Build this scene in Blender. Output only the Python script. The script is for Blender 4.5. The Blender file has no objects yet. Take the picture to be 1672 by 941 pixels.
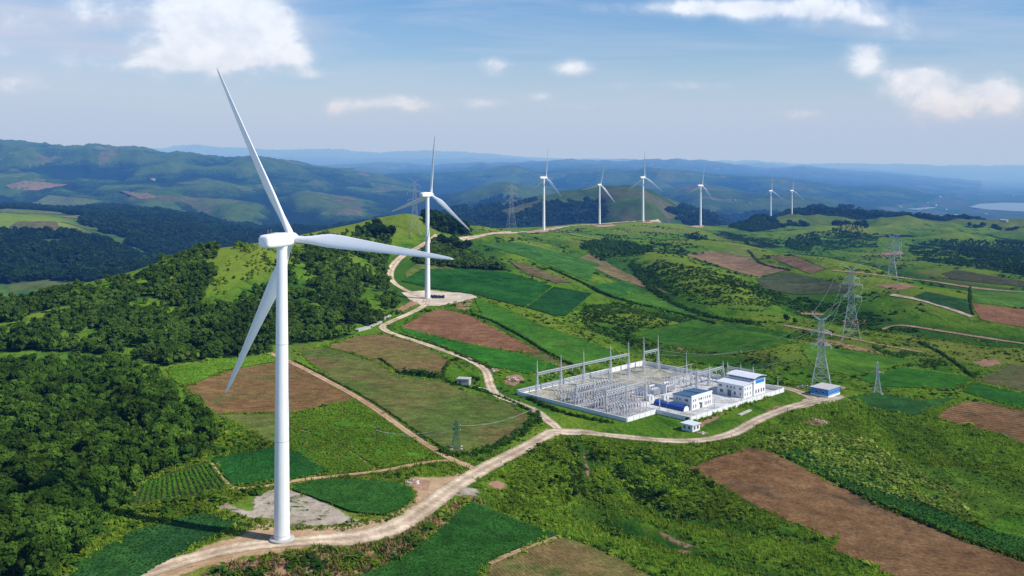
import bpy, bmesh, math, random
import numpy as np
from mathutils import Vector, Matrix
from mathutils.geometry import delaunay_2d_cdt
R = math.radians
random.seed(7)
rng = np.random.default_rng(11)
scn = bpy.context.scene
col = scn.collection

# ------------------------------------------------------------------ camera figures
F = 1600.0; CX = 836.0; Y0 = 256.0; CAMZ = 112.0      # focal length etc. in units of a 1672 px wide frame
def sm(a, b, x):
    t = np.clip((x - a) / (b - a), 0, 1); return t * t * (3 - 2 * t)

# ------------------------------------------------------------------ noise
_perm = np.random.default_rng(5).permutation(256); _perm = np.concatenate([_perm, _perm, _perm])
_ga = np.random.default_rng(6).uniform(0, 2 * np.pi, 256); _gx = np.cos(_ga); _gy = np.sin(_ga)
def perlin(x, y):
    x = np.asarray(x, float); y = np.asarray(y, float)
    xi = np.floor(x).astype(int); yi = np.floor(y).astype(int); xf = x - xi; yf = y - yi
    xi &= 255; yi &= 255
    u = xf ** 3 * (xf * (xf * 6 - 15) + 10); v = yf ** 3 * (yf * (yf * 6 - 15) + 10)
    def g(ix, iy, fx, fy):
        h = _perm[_perm[ix & 255] + (iy & 255)]
        return _gx[h] * fx + _gy[h] * fy
    a = g(xi, yi, xf, yf); b = g(xi + 1, yi, xf - 1, yf)
    c = g(xi, yi + 1, xf, yf - 1); d = g(xi + 1, yi + 1, xf - 1, yf - 1)
    return 1.5 * ((a + u * (b - a)) + v * ((c + u * (d - c)) - (a + u * (b - a))))
def fbm(x, y, o=4, off=0.0):
    s = 0; a = 1; t = 0
    for k in range(o):
        s = s + a * perlin(x * 2 ** k + 17.3 * k + off, y * 2 ** k - 9.1 * k + off * .7); t += a; a *= .5
    return s / t
def ridged(x, y, o=4, off=0.0):
    s = 0; a = 1; t = 0
    for k in range(o):
        s = s + a * (1 - 2 * np.abs(perlin(x * 2 ** k + 31.7 * k + off, y * 2 ** k + 4.4 * k - off))); t += a; a *= .5
    return s / t

# ------------------------------------------------------------------ object helpers
def tag(o, label=None, cat=None, group=None, kind=None):
    if label: o['label'] = label
    if cat: o['category'] = cat
    if group: o['group'] = group
    if kind: o['kind'] = kind
    return o
def empty(name, loc, rz=0.0, label=None, cat=None, group=None):
    o = bpy.data.objects.new(name, None); col.objects.link(o)
    o.location = loc; o.rotation_euler = (0, 0, rz); o.empty_display_size = .5
    return tag(o, label, cat, group)
def link(name, me, parent=None, mat=None):
    o = bpy.data.objects.new(name, me); col.objects.link(o)
    if mat is not None and len(me.materials) == 0: me.materials.append(mat)
    if parent is not None: o.parent = parent
    return o
def mesh_np(name, V, Fq, mat=None, smooth=False, tint=None):
    """V (n,3), Fq list/array of equal-length faces"""
    V = np.asarray(V, np.float32); Fq = np.asarray(Fq, np.int32)
    me = bpy.data.meshes.new(name); k = Fq.shape[1]
    me.vertices.add(len(V)); me.vertices.foreach_set('co', V.ravel())
    me.loops.add(Fq.size); me.loops.foreach_set('vertex_index', Fq.ravel())
    me.polygons.add(len(Fq)); me.polygons.foreach_set('loop_start', np.arange(0, Fq.size, k, dtype=np.int32))
    me.polygons.foreach_set('loop_total', np.full(len(Fq), k, np.int32))
    if smooth: me.polygons.foreach_set('use_smooth', np.ones(len(Fq), bool))
    if tint is not None:
        at = me.attributes.new('tint', 'FLOAT', 'POINT'); at.data.foreach_set('value', np.asarray(tint, np.float32))
    me.update(calc_edges=True)
    if mat is not None: me.materials.append(mat)
    return me
class MB:
    """collects boxes, bars, lathes into one mesh"""
    def __init__(s): s.v = []; s.f = []; s.sm = []
    def add(s, vs, fs, smooth=False):
        n = len(s.v); s.v += [tuple(p) for p in vs]; s.f += [tuple(i + n for i in f) for f in fs]; s.sm += [smooth] * len(fs)
    def box(s, x0, x1, y0, y1, z0, z1):
        s.add([(x0,y0,z0),(x1,y0,z0),(x1,y1,z0),(x0,y1,z0),(x0,y0,z1),(x1,y0,z1),(x1,y1,z1),(x0,y1,z1)],
              [(0,3,2,1),(4,5,6,7),(0,1,5,4),(1,2,6,5),(2,3,7,6),(3,0,4,7)])
    def bar(s, a, b, w, w2=None):
        a = Vector(a); b = Vector(b); d = (b - a)
        if d.length < 1e-6: return
        d.normalize(); up = Vector((0, 0, 1)) if abs(d.z) < .95 else Vector((1, 0, 0))
        p = d.cross(up).normalized(); q = d.cross(p); w2 = w if w2 is None else w2
        vs = [a + (p * i + q * j) * w / 2 for i, j in ((-1,-1),(1,-1),(1,1),(-1,1))] + [b + (p * i + q * j) * w2 / 2 for i, j in ((-1,-1),(1,-1),(1,1),(-1,1))]
        s.add(vs, [(0,1,2,3),(7,6,5,4),(0,4,5,1),(1,5,6,2),(2,6,7,3),(3,7,4,0)])
    def tube(s, pts, r, n=8, smooth=True, caps=True):
        pts = [Vector(p) for p in pts]; rs = r if isinstance(r, (list, tuple)) else [r] * len(pts); rings = []
        for i, p in enumerate(pts):
            d = (pts[min(i + 1, len(pts) - 1)] - pts[max(i - 1, 0)]).normalized()
            up = Vector((0, 0, 1)) if abs(d.z) < .95 else Vector((1, 0, 0))
            a = d.cross(up).normalized(); b = a.cross(d)
            rings.append([p + (a * math.cos(t) + b * math.sin(t)) * rs[i] for t in [2 * math.pi * k / n for k in range(n)]])
        vs = [v for g in rings for v in g]; fs = []
        for i in range(len(pts) - 1):
            for k in range(n): fs.append((i*n+k, i*n+(k+1)%n, (i+1)*n+(k+1)%n, (i+1)*n+k))
        s.add(vs, fs, smooth)
        if caps: s.add(rings[0], [tuple(range(n))[::-1]]); s.add(rings[-1], [tuple(range(n))])
    def lathe(s, prof, n=24, c=(0,0,0), smooth=True):
        s.tube([(c[0], c[1], c[2] + z) for r, z in prof], [r for r, z in prof], n, smooth)
    def mesh(s, name, mat=None):
        me = bpy.data.meshes.new(name); me.from_pydata(s.v, [], s.f); me.polygons.foreach_set('use_smooth', s.sm); me.update()
        if mat is not None: me.materials.append(mat)
        return me
    def build(s, name, mat, parent=None): return link(name, s.mesh(name, mat), parent)
def copy_tree(o, parent=None):
    c = o.copy(); col.objects.link(c); c.parent = parent
    for ch in list(o.children): copy_tree(ch, c)
    return c

# ------------------------------------------------------------------ node helpers
class NT:
    def __init__(s, nt): s.nt = nt; s.n = nt.nodes; s.l = nt.links
    def node(s, t, **kw):
        n = s.n.new(t)
        for k, v in kw.items(): setattr(n, k, v)
        return n
    def put(s, sock, v):
        if isinstance(v, bpy.types.NodeSocket): s.l.new(v, sock)
        else:
            if hasattr(sock.default_value, '__len__') and not hasattr(v, '__len__'): v = (v,) * len(sock.default_value)
            if hasattr(v, '__len__') and len(v) == 3 and len(sock.default_value) == 4: v = (*v, 1)
            sock.default_value = v
    def m(s, op, a, b=0.0, c=None, clamp=False):
        n = s.node('ShaderNodeMath', operation=op, use_clamp=clamp); s.put(n.inputs[0], a); s.put(n.inputs[1], b)
        if c is not None: s.put(n.inputs[2], c)
        return n.outputs[0]
    def mapr(s, v, a, b, c=0.0, d=1.0, smooth=True):
        n = s.node('ShaderNodeMapRange', interpolation_type='SMOOTHSTEP' if smooth else 'LINEAR')
        for i, x in enumerate((v, a, b, c, d)): s.put(n.inputs[i], x)
        return n.outputs[0]
    def mix(s, f, a, b, mode='MIX'):
        n = s.node('ShaderNodeMix', data_type='RGBA', blend_type=mode); n.clamp_factor = True
        s.put(n.inputs[0], f); s.put(n.inputs[6], a); s.put(n.inputs[7], b); return n.outputs[2]
    def pos(s): return s.node('ShaderNodeNewGeometry').outputs['Position']
    def mapping(s, v, rot=(0,0,0), scale=(1,1,1), loc=(0,0,0)):
        n = s.node('ShaderNodeMapping'); s.l.new(v, n.inputs[0]); n.inputs['Rotation'].default_value = rot
        n.inputs['Scale'].default_value = scale; n.inputs['Location'].default_value = loc; return n.outputs[0]
    def noise(s, v, scale, detail=4, rough=.55, dist=0.0, dim='3D'):
        n = s.node('ShaderNodeTexNoise', noise_dimensions=dim); s.l.new(v, n.inputs['Vector'])
        n.inputs['Scale'].default_value = scale; n.inputs['Detail'].default_value = detail
        n.inputs['Roughness'].default_value = rough; n.inputs['Distortion'].default_value = dist; return n.outputs[0]
    def vor(s, v, scale, out='Distance', rnd=1.0):
        n = s.node('ShaderNodeTexVoronoi'); s.l.new(v, n.inputs['Vector']); n.inputs['Scale'].default_value = scale
        n.inputs['Randomness'].default_value = rnd; return n.outputs[out]
    def attr(s, name, out='Fac'): return s.node('ShaderNodeAttribute', attribute_name=name).outputs[out]
    def bump(s, h, strength=.5, dist=.3):
        n = s.node('ShaderNodeBump'); s.put(n.inputs['Height'], h); s.put(n.inputs['Strength'], strength); n.inputs['Distance'].default_value = dist; return n.outputs[0]
def new_mat(name):
    m = bpy.data.materials.new(name); m.use_nodes = True; m.node_tree.nodes.clear(); g = NT(m.node_tree)
    g.out = g.node('ShaderNodeOutputMaterial'); return m, g
def diffuse(g, colr, normal=None, rough=.8):
    n = g.node('ShaderNodeBsdfDiffuse'); g.put(n.inputs['Color'], colr); n.inputs['Roughness'].default_value = rough
    if normal is not None: g.l.new(normal, n.inputs['Normal'])
    return n.outputs[0]
def paint(name, c, rough=.5, metal=0.0, var=.12, scale=1.2, streak=0.0, coat=0.0):
    """painted / metal surface with soft dirt"""
    m, g = new_mat(name); p = g.node('ShaderNodeTexCoord').outputs['Object']
    n1 = g.noise(p, scale, 5, .6); f = g.mapr(n1, .3, .7, 1 - var, 1 + var * .5, False)
    if streak:
        n2 = g.noise(g.mapping(p, scale=(2.2, 2.2, .12)), 1.0, 4, .6); f = g.m('MULTIPLY', f, g.mapr(n2, .35, .75, 1.0, 1 - streak))
    cc = g.mix(1.0, (*c, 1), f, 'MULTIPLY')
    b = g.node('ShaderNodeBsdfPrincipled'); g.put(b.inputs['Base Color'], cc); b.inputs['Roughness'].default_value = rough; b.inputs['Metallic'].default_value = metal
    b.inputs['Specular IOR Level'].default_value = .35
    g.l.new(b.outputs[0], g.out.inputs[0]); return m
# ------------------------------------------------------------------ terrain heights
def zD(py, D): return CAMZ - (py - Y0) * D / F
def wx(px, D): return (px - CX) / F * D
TUR = [  # px, base py, distance, hub height, yaw of rotor axis, blade angles
    (460.3, 882, 264.0, 80.9, 26, (-30.0, 94.0, 208.6), 49.5),
    (698, 488, 753.0, 80.0, 36, (4.0, 125.0, 251.0), 45.0),
    (888, 377, 1471.0, 79.5, 58, (5.0, 125.0, 243.0), 46.0),
    (979, 367, 1650.0, 67.0, 36, (13.0, 137.0, 256.0), 39.0),
    (1050, 362, 1778.0, 80.0, 50, (0.0, 120.0, 240.0), 48.0),
    (1144, 369, 1900.0, 78.0, 62, (9.0, 130.0, 250.0), 43.0),
    (1258.5, 361, 2350.0, 72.0, 58, (1.0, 121.0, 241.0), 46.0),
    (1293, 358, 2450.0, 71.0, 60, (1.5, 122.0, 242.0), 44.0)]
CP = [  # px, py, ground height  -> a point of the ground
 (-250,941,8),(0,941,7),(200,941,8),(400,941,8),(620,941,3),(836,941,2),(1050,941,-1),(1250,941,-3),(1500,941,-4),(1672,941,-5),(1950,941,-7),
 (461,882,8.7),(620,872,8),(700,828,7),(790,765,4.5),(905,703,1),(750,880,4),(560,800,7.5),(330,880,8.4),
 (950,760,-1),(1010,820,-4),(1120,880,-4),(1250,850,-3),(1400,850,-4),(1650,900,-6),(1672,760,-7),(1450,745,-4),(1300,700,-1),(1150,735,-.5),
 (1050,718,0),(1160,719,0),(1310,652,0),(1280,637,0),(1350,648,0),(1433,638,-1),(1550,640,-4),(1672,640,-7),(1900,650,-12),
 (845,645,0),(1017,692,0),(1046,595,0),(1160,617,0),(1259,639,0),(1118,691,0),
 (480,592,4),(620,548,5),(640,700,4),(560,640,5),(730,660,2),(850,700,1),(380,610,5),(350,740,7),(250,800,8),(730,740,4),(800,610,2),(760,590,3),
 (697,488,3),(770,486,2),(640,455,8),(655,425,14),(700,400,22),(715,383,28),(677,381,30),(668,352,47),(600,384,31),(630,366,38),(625,535,5),
 (760,392,18),(830,382,7),(888,377,1),(720,520,4),(830,545,3),(900,585,1),
 (760,450,2),(830,460,0),(930,490,-5),(890,540,1),(980,550,-3),(1100,560,-6),(1010,520,-7),(1000,440,-8),(920,430,-5),(1000,400,-3),(1100,400,-12),(1150,430,-13),(1110,480,-9),
 (1200,490,-13),(1250,430,-18),(1250,550,-6),(1200,590,-2),(1320,580,-4),(1400,480,-17),(1457,466,-14),(1466,424,-20),(1390,553,-8),(1320,430,-20),(1540,520,-14),(1672,510,-16),(1640,440,-26),(1560,570,-10),(1672,570,-13),(1900,500,-24),(1900,430,-40),
 (979,367,-2.5),(1050,362,-6),(1144,369,-22.2),(1258,361,-42),(1293,358,-44),(1200,385,-30),(1350,385,-36),(1452,352,-23),(1400,366,-38),(1560,392,-40),(1640,385,-60),(1750,400,-75),(1950,410,-90),
 # near left woodland and the ridge behind it (ground under the trees)
 (100,700,4),(-150,700,6),(250,640,8),(80,590,4),(-150,600,2),(300,600,8),(0,560,6),(150,540,9),(130,522,14),(250,482,20),(330,446,27),(415,410,37),(500,414,27),(560,404,27),(530,470,14),(-150,560,8),(-300,560,5),
 (450,470,16),(550,470,12),(600,440,17),(530,522,8),(600,510,7),(400,540,9),(270,540,10),(300,500,16),(640,490,6),(380,450,26),
 # the valley left of the ridge
 (0,515,-90),(-250,520,-80),(120,470,-85),(180,430,-70),(260,430,-95),(340,404,-85),(60,362,-16),(110,364,-22),(-200,370,-40),(180,372,-45),(250,384,-62),(320,398,-78),(200,349,-62),(400,380,-100),(520,375,-110),(-100,340,-90),(600,355,-110),
 (120,349,-58),(40,345,-72),(760,360,-120),(850,368,-90),(740,348,-140)]
_c = np.array(CP, float)
_D = (CAMZ - _c[:, 2]) * F / (_c[:, 1] - Y0)
def _ab(px, D): return (px - CX) / 330.0, np.log(D) * 2.6
_a, _b = _ab(_c[:, 0], _D); _z = _c[:, 2].copy()
for t in TUR:
    a, b = _ab(t[0], t[2]); d = np.hypot(_a - a, _b - b); keep = d > .09
    _a, _b, _z = np.append(_a[keep], a), np.append(_b[keep], b), np.append(_z[keep], zD(t[1], t[2]))
# anchors behind the drawn ground
for px, D, z in [(-400,170,6),(836,150,2),(2100,170,-6),(-400,3600,-110),(200,3600,-140),(836,3600,-140),(1400,3400,-150),(2100,3200,-150),(1000,2300,-90),(1180,2500,-110),(1560,2700,-140),(1450,2900,-140)]:
    a, b = _ab(px, D); _a, _b, _z = np.append(_a, a), np.append(_b, b), np.append(_z, z)
def _k(r2): return np.where(r2 > 1e-12, .5 * r2 * np.log(np.maximum(r2, 1e-12)), 0.0)
_n = len(_a); _K = _k((_a[:, None] - _a[None]) ** 2 + (_b[:, None] - _b[None]) ** 2) + np.eye(_n) * .004
_P = np.stack([np.ones(_n), _a, _b], 1)
_W = np.linalg.solve(np.block([[_K, _P], [_P.T, np.zeros((3, 3))]]), np.concatenate([_z, np.zeros(3)]))
def tps(px, D):
    a, b = _ab(px, D); out = np.empty(a.shape)
    fa, fb, fo = a.ravel(), b.ravel(), out.ravel()
    for i in range(0, fa.size, 40000):
        A, B = fa[i:i+40000, None], fb[i:i+40000, None]
        fo[i:i+40000] = _k((A - _a) ** 2 + (B - _b) ** 2) @ _W[:_n] + _W[_n] + A[:, 0] * _W[_n+1] + B[:, 0] * _W[_n+2]
    return fo.reshape(a.shape)
# far ranges: crest line (px, py), distance, front and back widths
RANGES = [
 (5200, 1500, 1800, [(-600,236),(0,237),(25,236),(60,241),(105,247),(145,244),(190,247),(240,248),(262,254),(320,257),(370,263),(420,262),(470,268),(500,273),(560,281),(640,296),(720,320),(780,345)]),
 (3900, 700, 900, [(-600,290),(0,288),(80,292),(160,300),(230,306),(330,300),(420,308),(520,318),(600,330),(700,350)]),
 (15000, 2500, 3000, [(-600,250),(200,250),(250,245),(330,241),(400,244),(450,248),(560,248),(620,252),(700,250),(760,251),(830,255),(900,262),(1000,262),(1100,264),(1300,268),(1672,272),(2300,275)]),
 (9000, 1600, 2000, [(400,285),(560,272),(640,268),(700,274),(760,270),(850,266),(930,263),(1000,267),(1070,265),(1110,263),(1200,271),(1250,277),(1300,275),(1400,284),(1480,291),(1600,300),(1672,330),(1800,340)]),
 (6300, 1100, 1300, [(560,310),(640,300),(700,292),(760,283),(840,277),(890,285),(950,284),(1010,280),(1080,282),(1150,286),(1210,294),(1290,296),(1380,306),(1470,312),(1560,322),(1605,336),(1660,352)]),
 (4300, 800, 900, [(620,345),(700,330),(760,318),(820,303),(880,310),(960,322),(1060,318),(1150,310),(1230,322),(1330,330),(1420,345),(1500,360)]),
 (2850, 560, 700, [(700,372),(780,352),(830,344),(880,330),(950,318),(990,312),(1030,309),(1048,311),(1075,324),(1110,342),(1150,362),(1200,380)]),
 (3000, 240, 300, [(1290,362),(1330,346),(1370,344),(1410,356),(1430,370)]),
 (2120, 130, 170, [(1190,372),(1215,362),(1235,357),(1262,361),(1290,372)]),
]
RANGES += [
 (3450, 420, 520, [(-600,318),(0,322),(90,316),(180,324),(270,318),(350,330),(450,336)]),
 (6000, 700, 900, [(430,290),(520,284),(600,292),(690,286),(760,296),(860,300),(960,292),(1060,298),(1160,304),(1260,300),(1360,316),(1440,326)]),
 (7600, 800, 1000, [(520,282),(600,276),(690,282),(790,272),(880,278),(970,272),(1080,276),(1180,284),(1280,290),(1380,296),(1500,306)]),
 (11500, 1100, 1400, [(150,262),(300,262),(450,258),(560,262),(680,262),(800,260),(920,268),(1040,264),(1150,270),(1260,272),(1380,278),(1500,282)]),
 (3800, 420, 520, [(640,352),(720,344),(800,336),(900,344),(1000,338),(1100,346),(1200,340),(1300,352)])]
VAL = -165.0
R0, RR, NR = 150.0, 1.0071, 850
PX0, DPX, NC = -480.0, 3.4, 776
_Ds = R0 * RR ** np.arange(NR); _px = PX0 + DPX * np.arange(NC)
GD, GP = np.meshgrid(_Ds, _px, indexing='ij'); GX = wx(GP, GD)
def _far(px, D, x):
    z = np.full(D.shape, VAL) + 14 * fbm(x / 900, D / 900, 4) * sm(3000, 4500, D)
    sp = ridged(x / 620, D / 620, 5); sp3 = ridged(x / 240, D / 240, 3, 21.0); sp2 = ridged(x / 1500, D / 1500, 4, 9.0)
    for Dc, wf, wb, cr in RANGES:
        cr = np.array(cr, float); cz = CAMZ - (np.interp(px, cr[:, 0], cr[:, 1]) + (0 if Dc < 3100 else 4.5) * fbm(px / 75.0 + Dc * .37, D * 0 + Dc / 777.0, 4) - Y0) * Dc / F
        end = sm(cr[0, 0] - 60, cr[0, 0] + 40, px) * (1 - sm(cr[-1, 0] - 40, cr[-1, 0] + 60, px))
        if cr[-1, 0] > 1700: end = sm(cr[0, 0] - 60, cr[0, 0] + 40, px)
        if cr[0, 0] < 0: end = end * 0 + (1 - sm(cr[-1, 0] - 40, cr[-1, 0] + 60, px))
        dd = D - Dc + .10 * Dc * fbm(px / 160.0 + Dc, D * 0 + Dc / 1000, 3)
        u = np.where(dd < 0, -dd / wf, dd / wb); bmp = np.exp(-(u * 1.25) ** 2)
        h = (cz - VAL) * end
        spur = (.75 * sp + .5 * sp2) * .62 * (1 - np.exp(-(u * 2.0) ** 2))
        z = np.maximum(z, VAL + h * bmp + h * (.3 if Dc < 2500 else 1) * spur * bmp ** .5 + 6 * sp + (6 + .07 * h) * (0 if Dc < 2500 else 1) * sp3 * bmp ** .5)
    return z
ZN = tps(GP, GD)
zf = _far(GP, GD, GX)
tf = sm(2900, 3700, GD); GZ = ZN * (1 - tf) + zf * tf
m_hill = (GD > 1950)
GZ = np.where(m_hill, np.maximum(GZ, zf - 2), GZ)
# undulation: gentle on the plateau, strong in the wooded valley
wild = sm(-25, -70, GZ) * sm(900, 1400, GD) * (1 - tf)
GZ = GZ + 24 * wild * ridged(GX / 420, GD / 420, 5, 3.0) + 9 * wild * fbm(GX / 110, GD / 110, 3)
RN = ridged(GX / 380, GD / 420, 4, 5.0)
GZ = GZ + 34 * sm(1350, 1900, GD) * (1 - tf) * sm(1180, 1320, GP) * (RN - .30)
soft = (1 - tf) * (1 - .6 * sm(260, 480, GD) * (1 - sm(480, 700, GD)))
GZ = GZ + soft * (1.5 * fbm(GX / 75, GD / 75, 3) + sm(560, 1100, GD) * 9.0 * fbm(GX / 210, GD / 240, 4, 2.0))
GZ = GZ + tf * 5 * fbm(GX / 160, GD / 160, 3)
# gullies in the scrub below the loop road
def seg_dist(X, Y, pts):
    d = np.full(X.shape, 1e9)
    for (ax, ay), (bx, by) in zip(pts[:-1], pts[1:]):
        vx, vy = bx - ax, by - ay; t = np.clip(((X - ax) * vx + (Y - ay) * vy) / (vx * vx + vy * vy), 0, 1)
        d = np.minimum(d, np.hypot(X - ax - t * vx, Y - ay - t * vy))
    return d
def _fp(px, py, z=-6.0): D = (CAMZ - z) * F / (py - Y0); return (wx(px, D), D)
for pl, w, amp in [([(1055,425),(1120,445),(1200,470)], 62, 9), ([(1020,425),(1062,468),(1110,500),(1240,532)], 34, -8), ([(790,400),(960,470),(1160,515)], 40, 5), ([(900,440),(1000,487),(1170,530)], 26, -4),
                   ([(770,490),(880,527),(965,560)], 30, 3), ([(1290,425),(1400,455),(1560,485)], 45, 6), ([(1250,470),(1400,500),(1600,530)], 40, -5), ([(1150,395),(1260,405),(1400,430)], 70, 8), ([(1330,395),(1440,420),(1560,440)], 60, -9),
                   ([(1040,520),(1180,545),(1300,590)], 26, 4), ([(960,545),(1100,585),(1200,600)], 20, -2.5)]:
    d = seg_dist(GX, GD, [_fp(*q) for q in pl]); GZ = GZ + 1.5 * amp * np.exp(-(d / w) ** 2)
def flatpt(px, py, z=0.0):
    D = (CAMZ - z) * F / (py - Y0); return (wx(px, D), D)
for pl, w, dep in [([(930,712),(950,745),(962,800),(1000,860)], 5, 2.4), ([(960,835),(1060,865),(1165,905),(1300,935)], 5, 2.6), ([(1000,760),(1040,800),(1100,830),(1200,850)], 7, 2.6),
                   ([(1420,660),(1480,720),(1560,790),(1672,830)], 6, 2.2), ([(1500,690),(1580,760),(1672,790)], 5, 1.8), ([(1240,720),(1330,760),(1480,850)], 5, 1.0)]:
    p2 = [flatpt(*q, -2.0) for q in pl]; d = seg_dist(GX, GD, p2); GZ = GZ - dep * np.exp(-(d / w) ** 2)
# levelled ground: substation, turbine pads
UA = R(44.0); SU = Vector((math.cos(UA), math.sin(UA), 0)); SV = Vector((math.sin(UA), -math.cos(UA), 0)); SA = Vector((2.6, 460.7, 0))
def S(s, t, z=0.0): return SA + SU * s + SV * t + Vector((0, 0, z))
ss = (GX - SA.x) * SU.x + (GD - SA.y) * SU.y; tt = (GX - SA.x) * SV.x + (GD - SA.y) * SV.y
dr = np.hypot(np.maximum(np.maximum(-4 - ss, ss - 99), 0), np.maximum(np.maximum(-4 - tt, tt - 89), 0))
wf = 1 - sm(0, 16, dr); GZ = GZ * (1 - wf) + 0.0 * wf
for px, py, D, r in [(t[0], t[1], t[2], 9 if i < 1 else 14) for i, t in enumerate(TUR)]:
    d = np.hypot(GX - wx(px, D), GD - D); w = 1 - sm(r, r * 2.4, d); GZ = GZ * (1 - w) + zD(py, D) * w
bh = flatpt(1348, 645); d = np.hypot(GX - bh[0], GD - bh[1]); w = 1 - sm(14, 26, d); GZ = GZ * (1 - w)
# lake beds
LAKE_Z = -158.0
def plane_pt(px, py, z): D = (CAMZ - z) * F / (py - Y0); return (wx(px, D), D)
LAKES = [[(1582,338),(1600,333),(1640,331),(1700,332),(1800,336),(1800,350),(1700,347),(1640,344),(1610,342)],
         [(1480,341),(1520,338),(1535,339),(1500,343)], [(520,277),(560,274),(600,276),(604,279),(560,281),(530,280)]]
def inside(X, Y, poly):
    X = np.asarray(X); Y = np.asarray(Y); r = np.zeros(X.shape, bool); n = len(poly); j = n - 1
    for i in range(n):
        xi, yi = poly[i][0], poly[i][1]; xj, yj = poly[j][0], poly[j][1]
        c = ((yi > Y) != (yj > Y)) & (X < (xj - xi) * (Y - yi) / (yj - yi + 1e-12) + xi); r ^= c; j = i
    return r
for L in LAKES:
    w2 = [plane_pt(*q, LAKE_Z) for q in L]
    cx = sum(p[0] for p in w2) / len(w2); cy = sum(p[1] for p in w2) / len(w2)
    big = [(cx + (p[0] - cx) * 1.02, cy + (p[1] - cy) * 1.04) for p in w2]
    m = inside(GX, GD, big); GZ = np.where(m, np.minimum(GZ, LAKE_Z - 3), GZ)
    ring = inside(GX, GD, [(cx + (p[0] - cx) * 1.5, cy + (p[1] - cy) * 1.5) for p in w2]) & ~m & (GD < cy)
    GZ = np.where(ring, np.minimum(GZ, LAKE_Z + 2), GZ)
def _blur(a, n, ax):
    for _ in range(2):
        pad = [(0, 0), (0, 0)]; pad[ax] = (n, n); c = np.cumsum(np.pad(a, pad, mode='edge'), axis=ax); c = np.insert(c, 0, 0, axis=ax)
        a = (np.take(c, np.arange(2 * n + 1, c.shape[ax]), axis=ax) - np.take(c, np.arange(0, c.shape[ax] - 2 * n - 1), axis=ax)) / (2 * n + 1)
    return a
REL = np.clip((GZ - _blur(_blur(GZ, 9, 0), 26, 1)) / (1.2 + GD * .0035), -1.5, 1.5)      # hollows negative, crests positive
_lr = math.log(RR)
def H(x, y):
    x = np.asarray(x, float); y = np.maximum(np.asarray(y, float), R0 + .01)
    fr = np.clip(np.log(y / R0) / _lr, 0, NR - 1.001); fc = np.clip((x / y * F + CX - PX0) / DPX, 0, NC - 1.001)
    i = fr.astype(int); j = fc.astype(int); a = fr - i; b = fc - j
    # the mesh is linear in y between rows
    ya = _Ds[i]; a = (y - ya) / (_Ds[i + 1] - ya)
    return (GZ[i, j] * (1 - a) * (1 - b) + GZ[i, j + 1] * (1 - a) * b + GZ[i + 1, j] * a * (1 - b) + GZ[i + 1, j + 1] * a * b)
def hz(x, y): return float(H(np.array([x]), np.array([y]))[0])
def P(px, py):
    """first ground point seen in that direction"""
    x = (px - CX) / F * _Ds; ray = CAMZ - (py - Y0) / F * _Ds; g = H(x, _Ds) - ray
    k = np.argmax(g > 0)
    if k == 0: k = NR - 1 if g[0] <= 0 else 1
    t = g[k - 1] / (g[k - 1] - g[k] + 1e-12); D = _Ds[k - 1] + np.clip(t, 0, 1) * (_Ds[k] - _Ds[k - 1])
    return Vector(((px - CX) / F * D, D, hz((px - CX) / F * D, D)))
def Pq(px, D): x = wx(px, D); return Vector((x, D, hz(x, D)))
def wpoly(pp, step=14, jit=1.0, smooth=0):
    """pixel outline -> dense, slightly wavering outline on the ground"""
    pts = []; n = len(pp)
    for i in range(n):
        a, b = pp[i], pp[(i + 1) % n]; k = max(1, int(math.hypot(b[0] - a[0], b[1] - a[1]) / step))
        for q in range(k): pts.append((a[0] + (b[0] - a[0]) * q / k, a[1] + (b[1] - a[1]) * q / k))
    out = []
    for q in pts:
        p = P(*q); amp = jit * (.35 + p.y * .0009)
        out.append((p.x + amp * float(perlin(p.x / 9 + 3, p.y / 9)), p.y + 2 * amp * float(perlin(p.x / 9, p.y / 9 + 8))))
    return out
# ------------------------------------------------------------------ ground materials
def crop_mat(name, ca, cb, rows=None, patch=None, fine=.9, bump=.6, big=.02, rowdark=.55):
    """ca, cb base colours; rows=(angle, spacing m, amount); patch=(colour, amount)"""
    m, g = new_mat(name); p = g.pos()
    n1 = g.noise(p, big, 4, .55); c = g.mix(g.mapr(n1, .35, .65), (*ca, 1), (*cb, 1))
    if patch:
        n3 = g.noise(g.mapping(p, loc=(70, 30, 0)), big * 1.7, 6, .65, .6); c = g.mix(g.mapr(n3, .62 - patch[1] * .3, .80 - patch[1] * .3), c, (*patch[0], 1))
    n2 = g.noise(p, fine, 5, .72); n4 = g.noise(p, fine * .22, 4, .65)
    n5 = g.noise(g.mapping(p, loc=(9, 40, 0)), .055, 5, .7, 1.2); f = g.m('MULTIPLY', g.m('MULTIPLY', g.mapr(n2, .25, .75, .45, 1.5, False), g.mapr(n4, .3, .7, .68, 1.28, False)), g.mapr(n5, .3, .7, .78, 1.18, False))
    h = n2
    if rows:
        ang, sp, am = rows
        q = g.mapping(p, rot=(0, 0, ang)); d = g.noise(p, .15, 2, .5)
        sx = g.node('ShaderNodeSeparateXYZ'); g.l.new(q, sx.inputs[0])
        w = g.m('SINE', g.m('MULTIPLY', g.m('ADD', sx.outputs[0], g.m('MULTIPLY', d, .8)), 2 * math.pi / sp))
        st = g.noise(g.mapping(q, scale=(1.0, .06, 1)), 1.6 / sp, 3, .6)
        f = g.m('MULTIPLY', f, g.mapr(w, -1, 1, 1 - am * rowdark, 1 + am * .3)); f = g.m('MULTIPLY', f, g.mapr(st, .3, .7, 1 - .45 * am, 1 + .3 * am, False))
        h = g.m('ADD', h, g.m('MULTIPLY', w, am * .6))
    c = g.mix(1.0, c, f, 'MULTIPLY')
    g.l.new(diffuse(g, c, g.bump(h, bump, .5)), g.out.inputs[0]); return m
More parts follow.
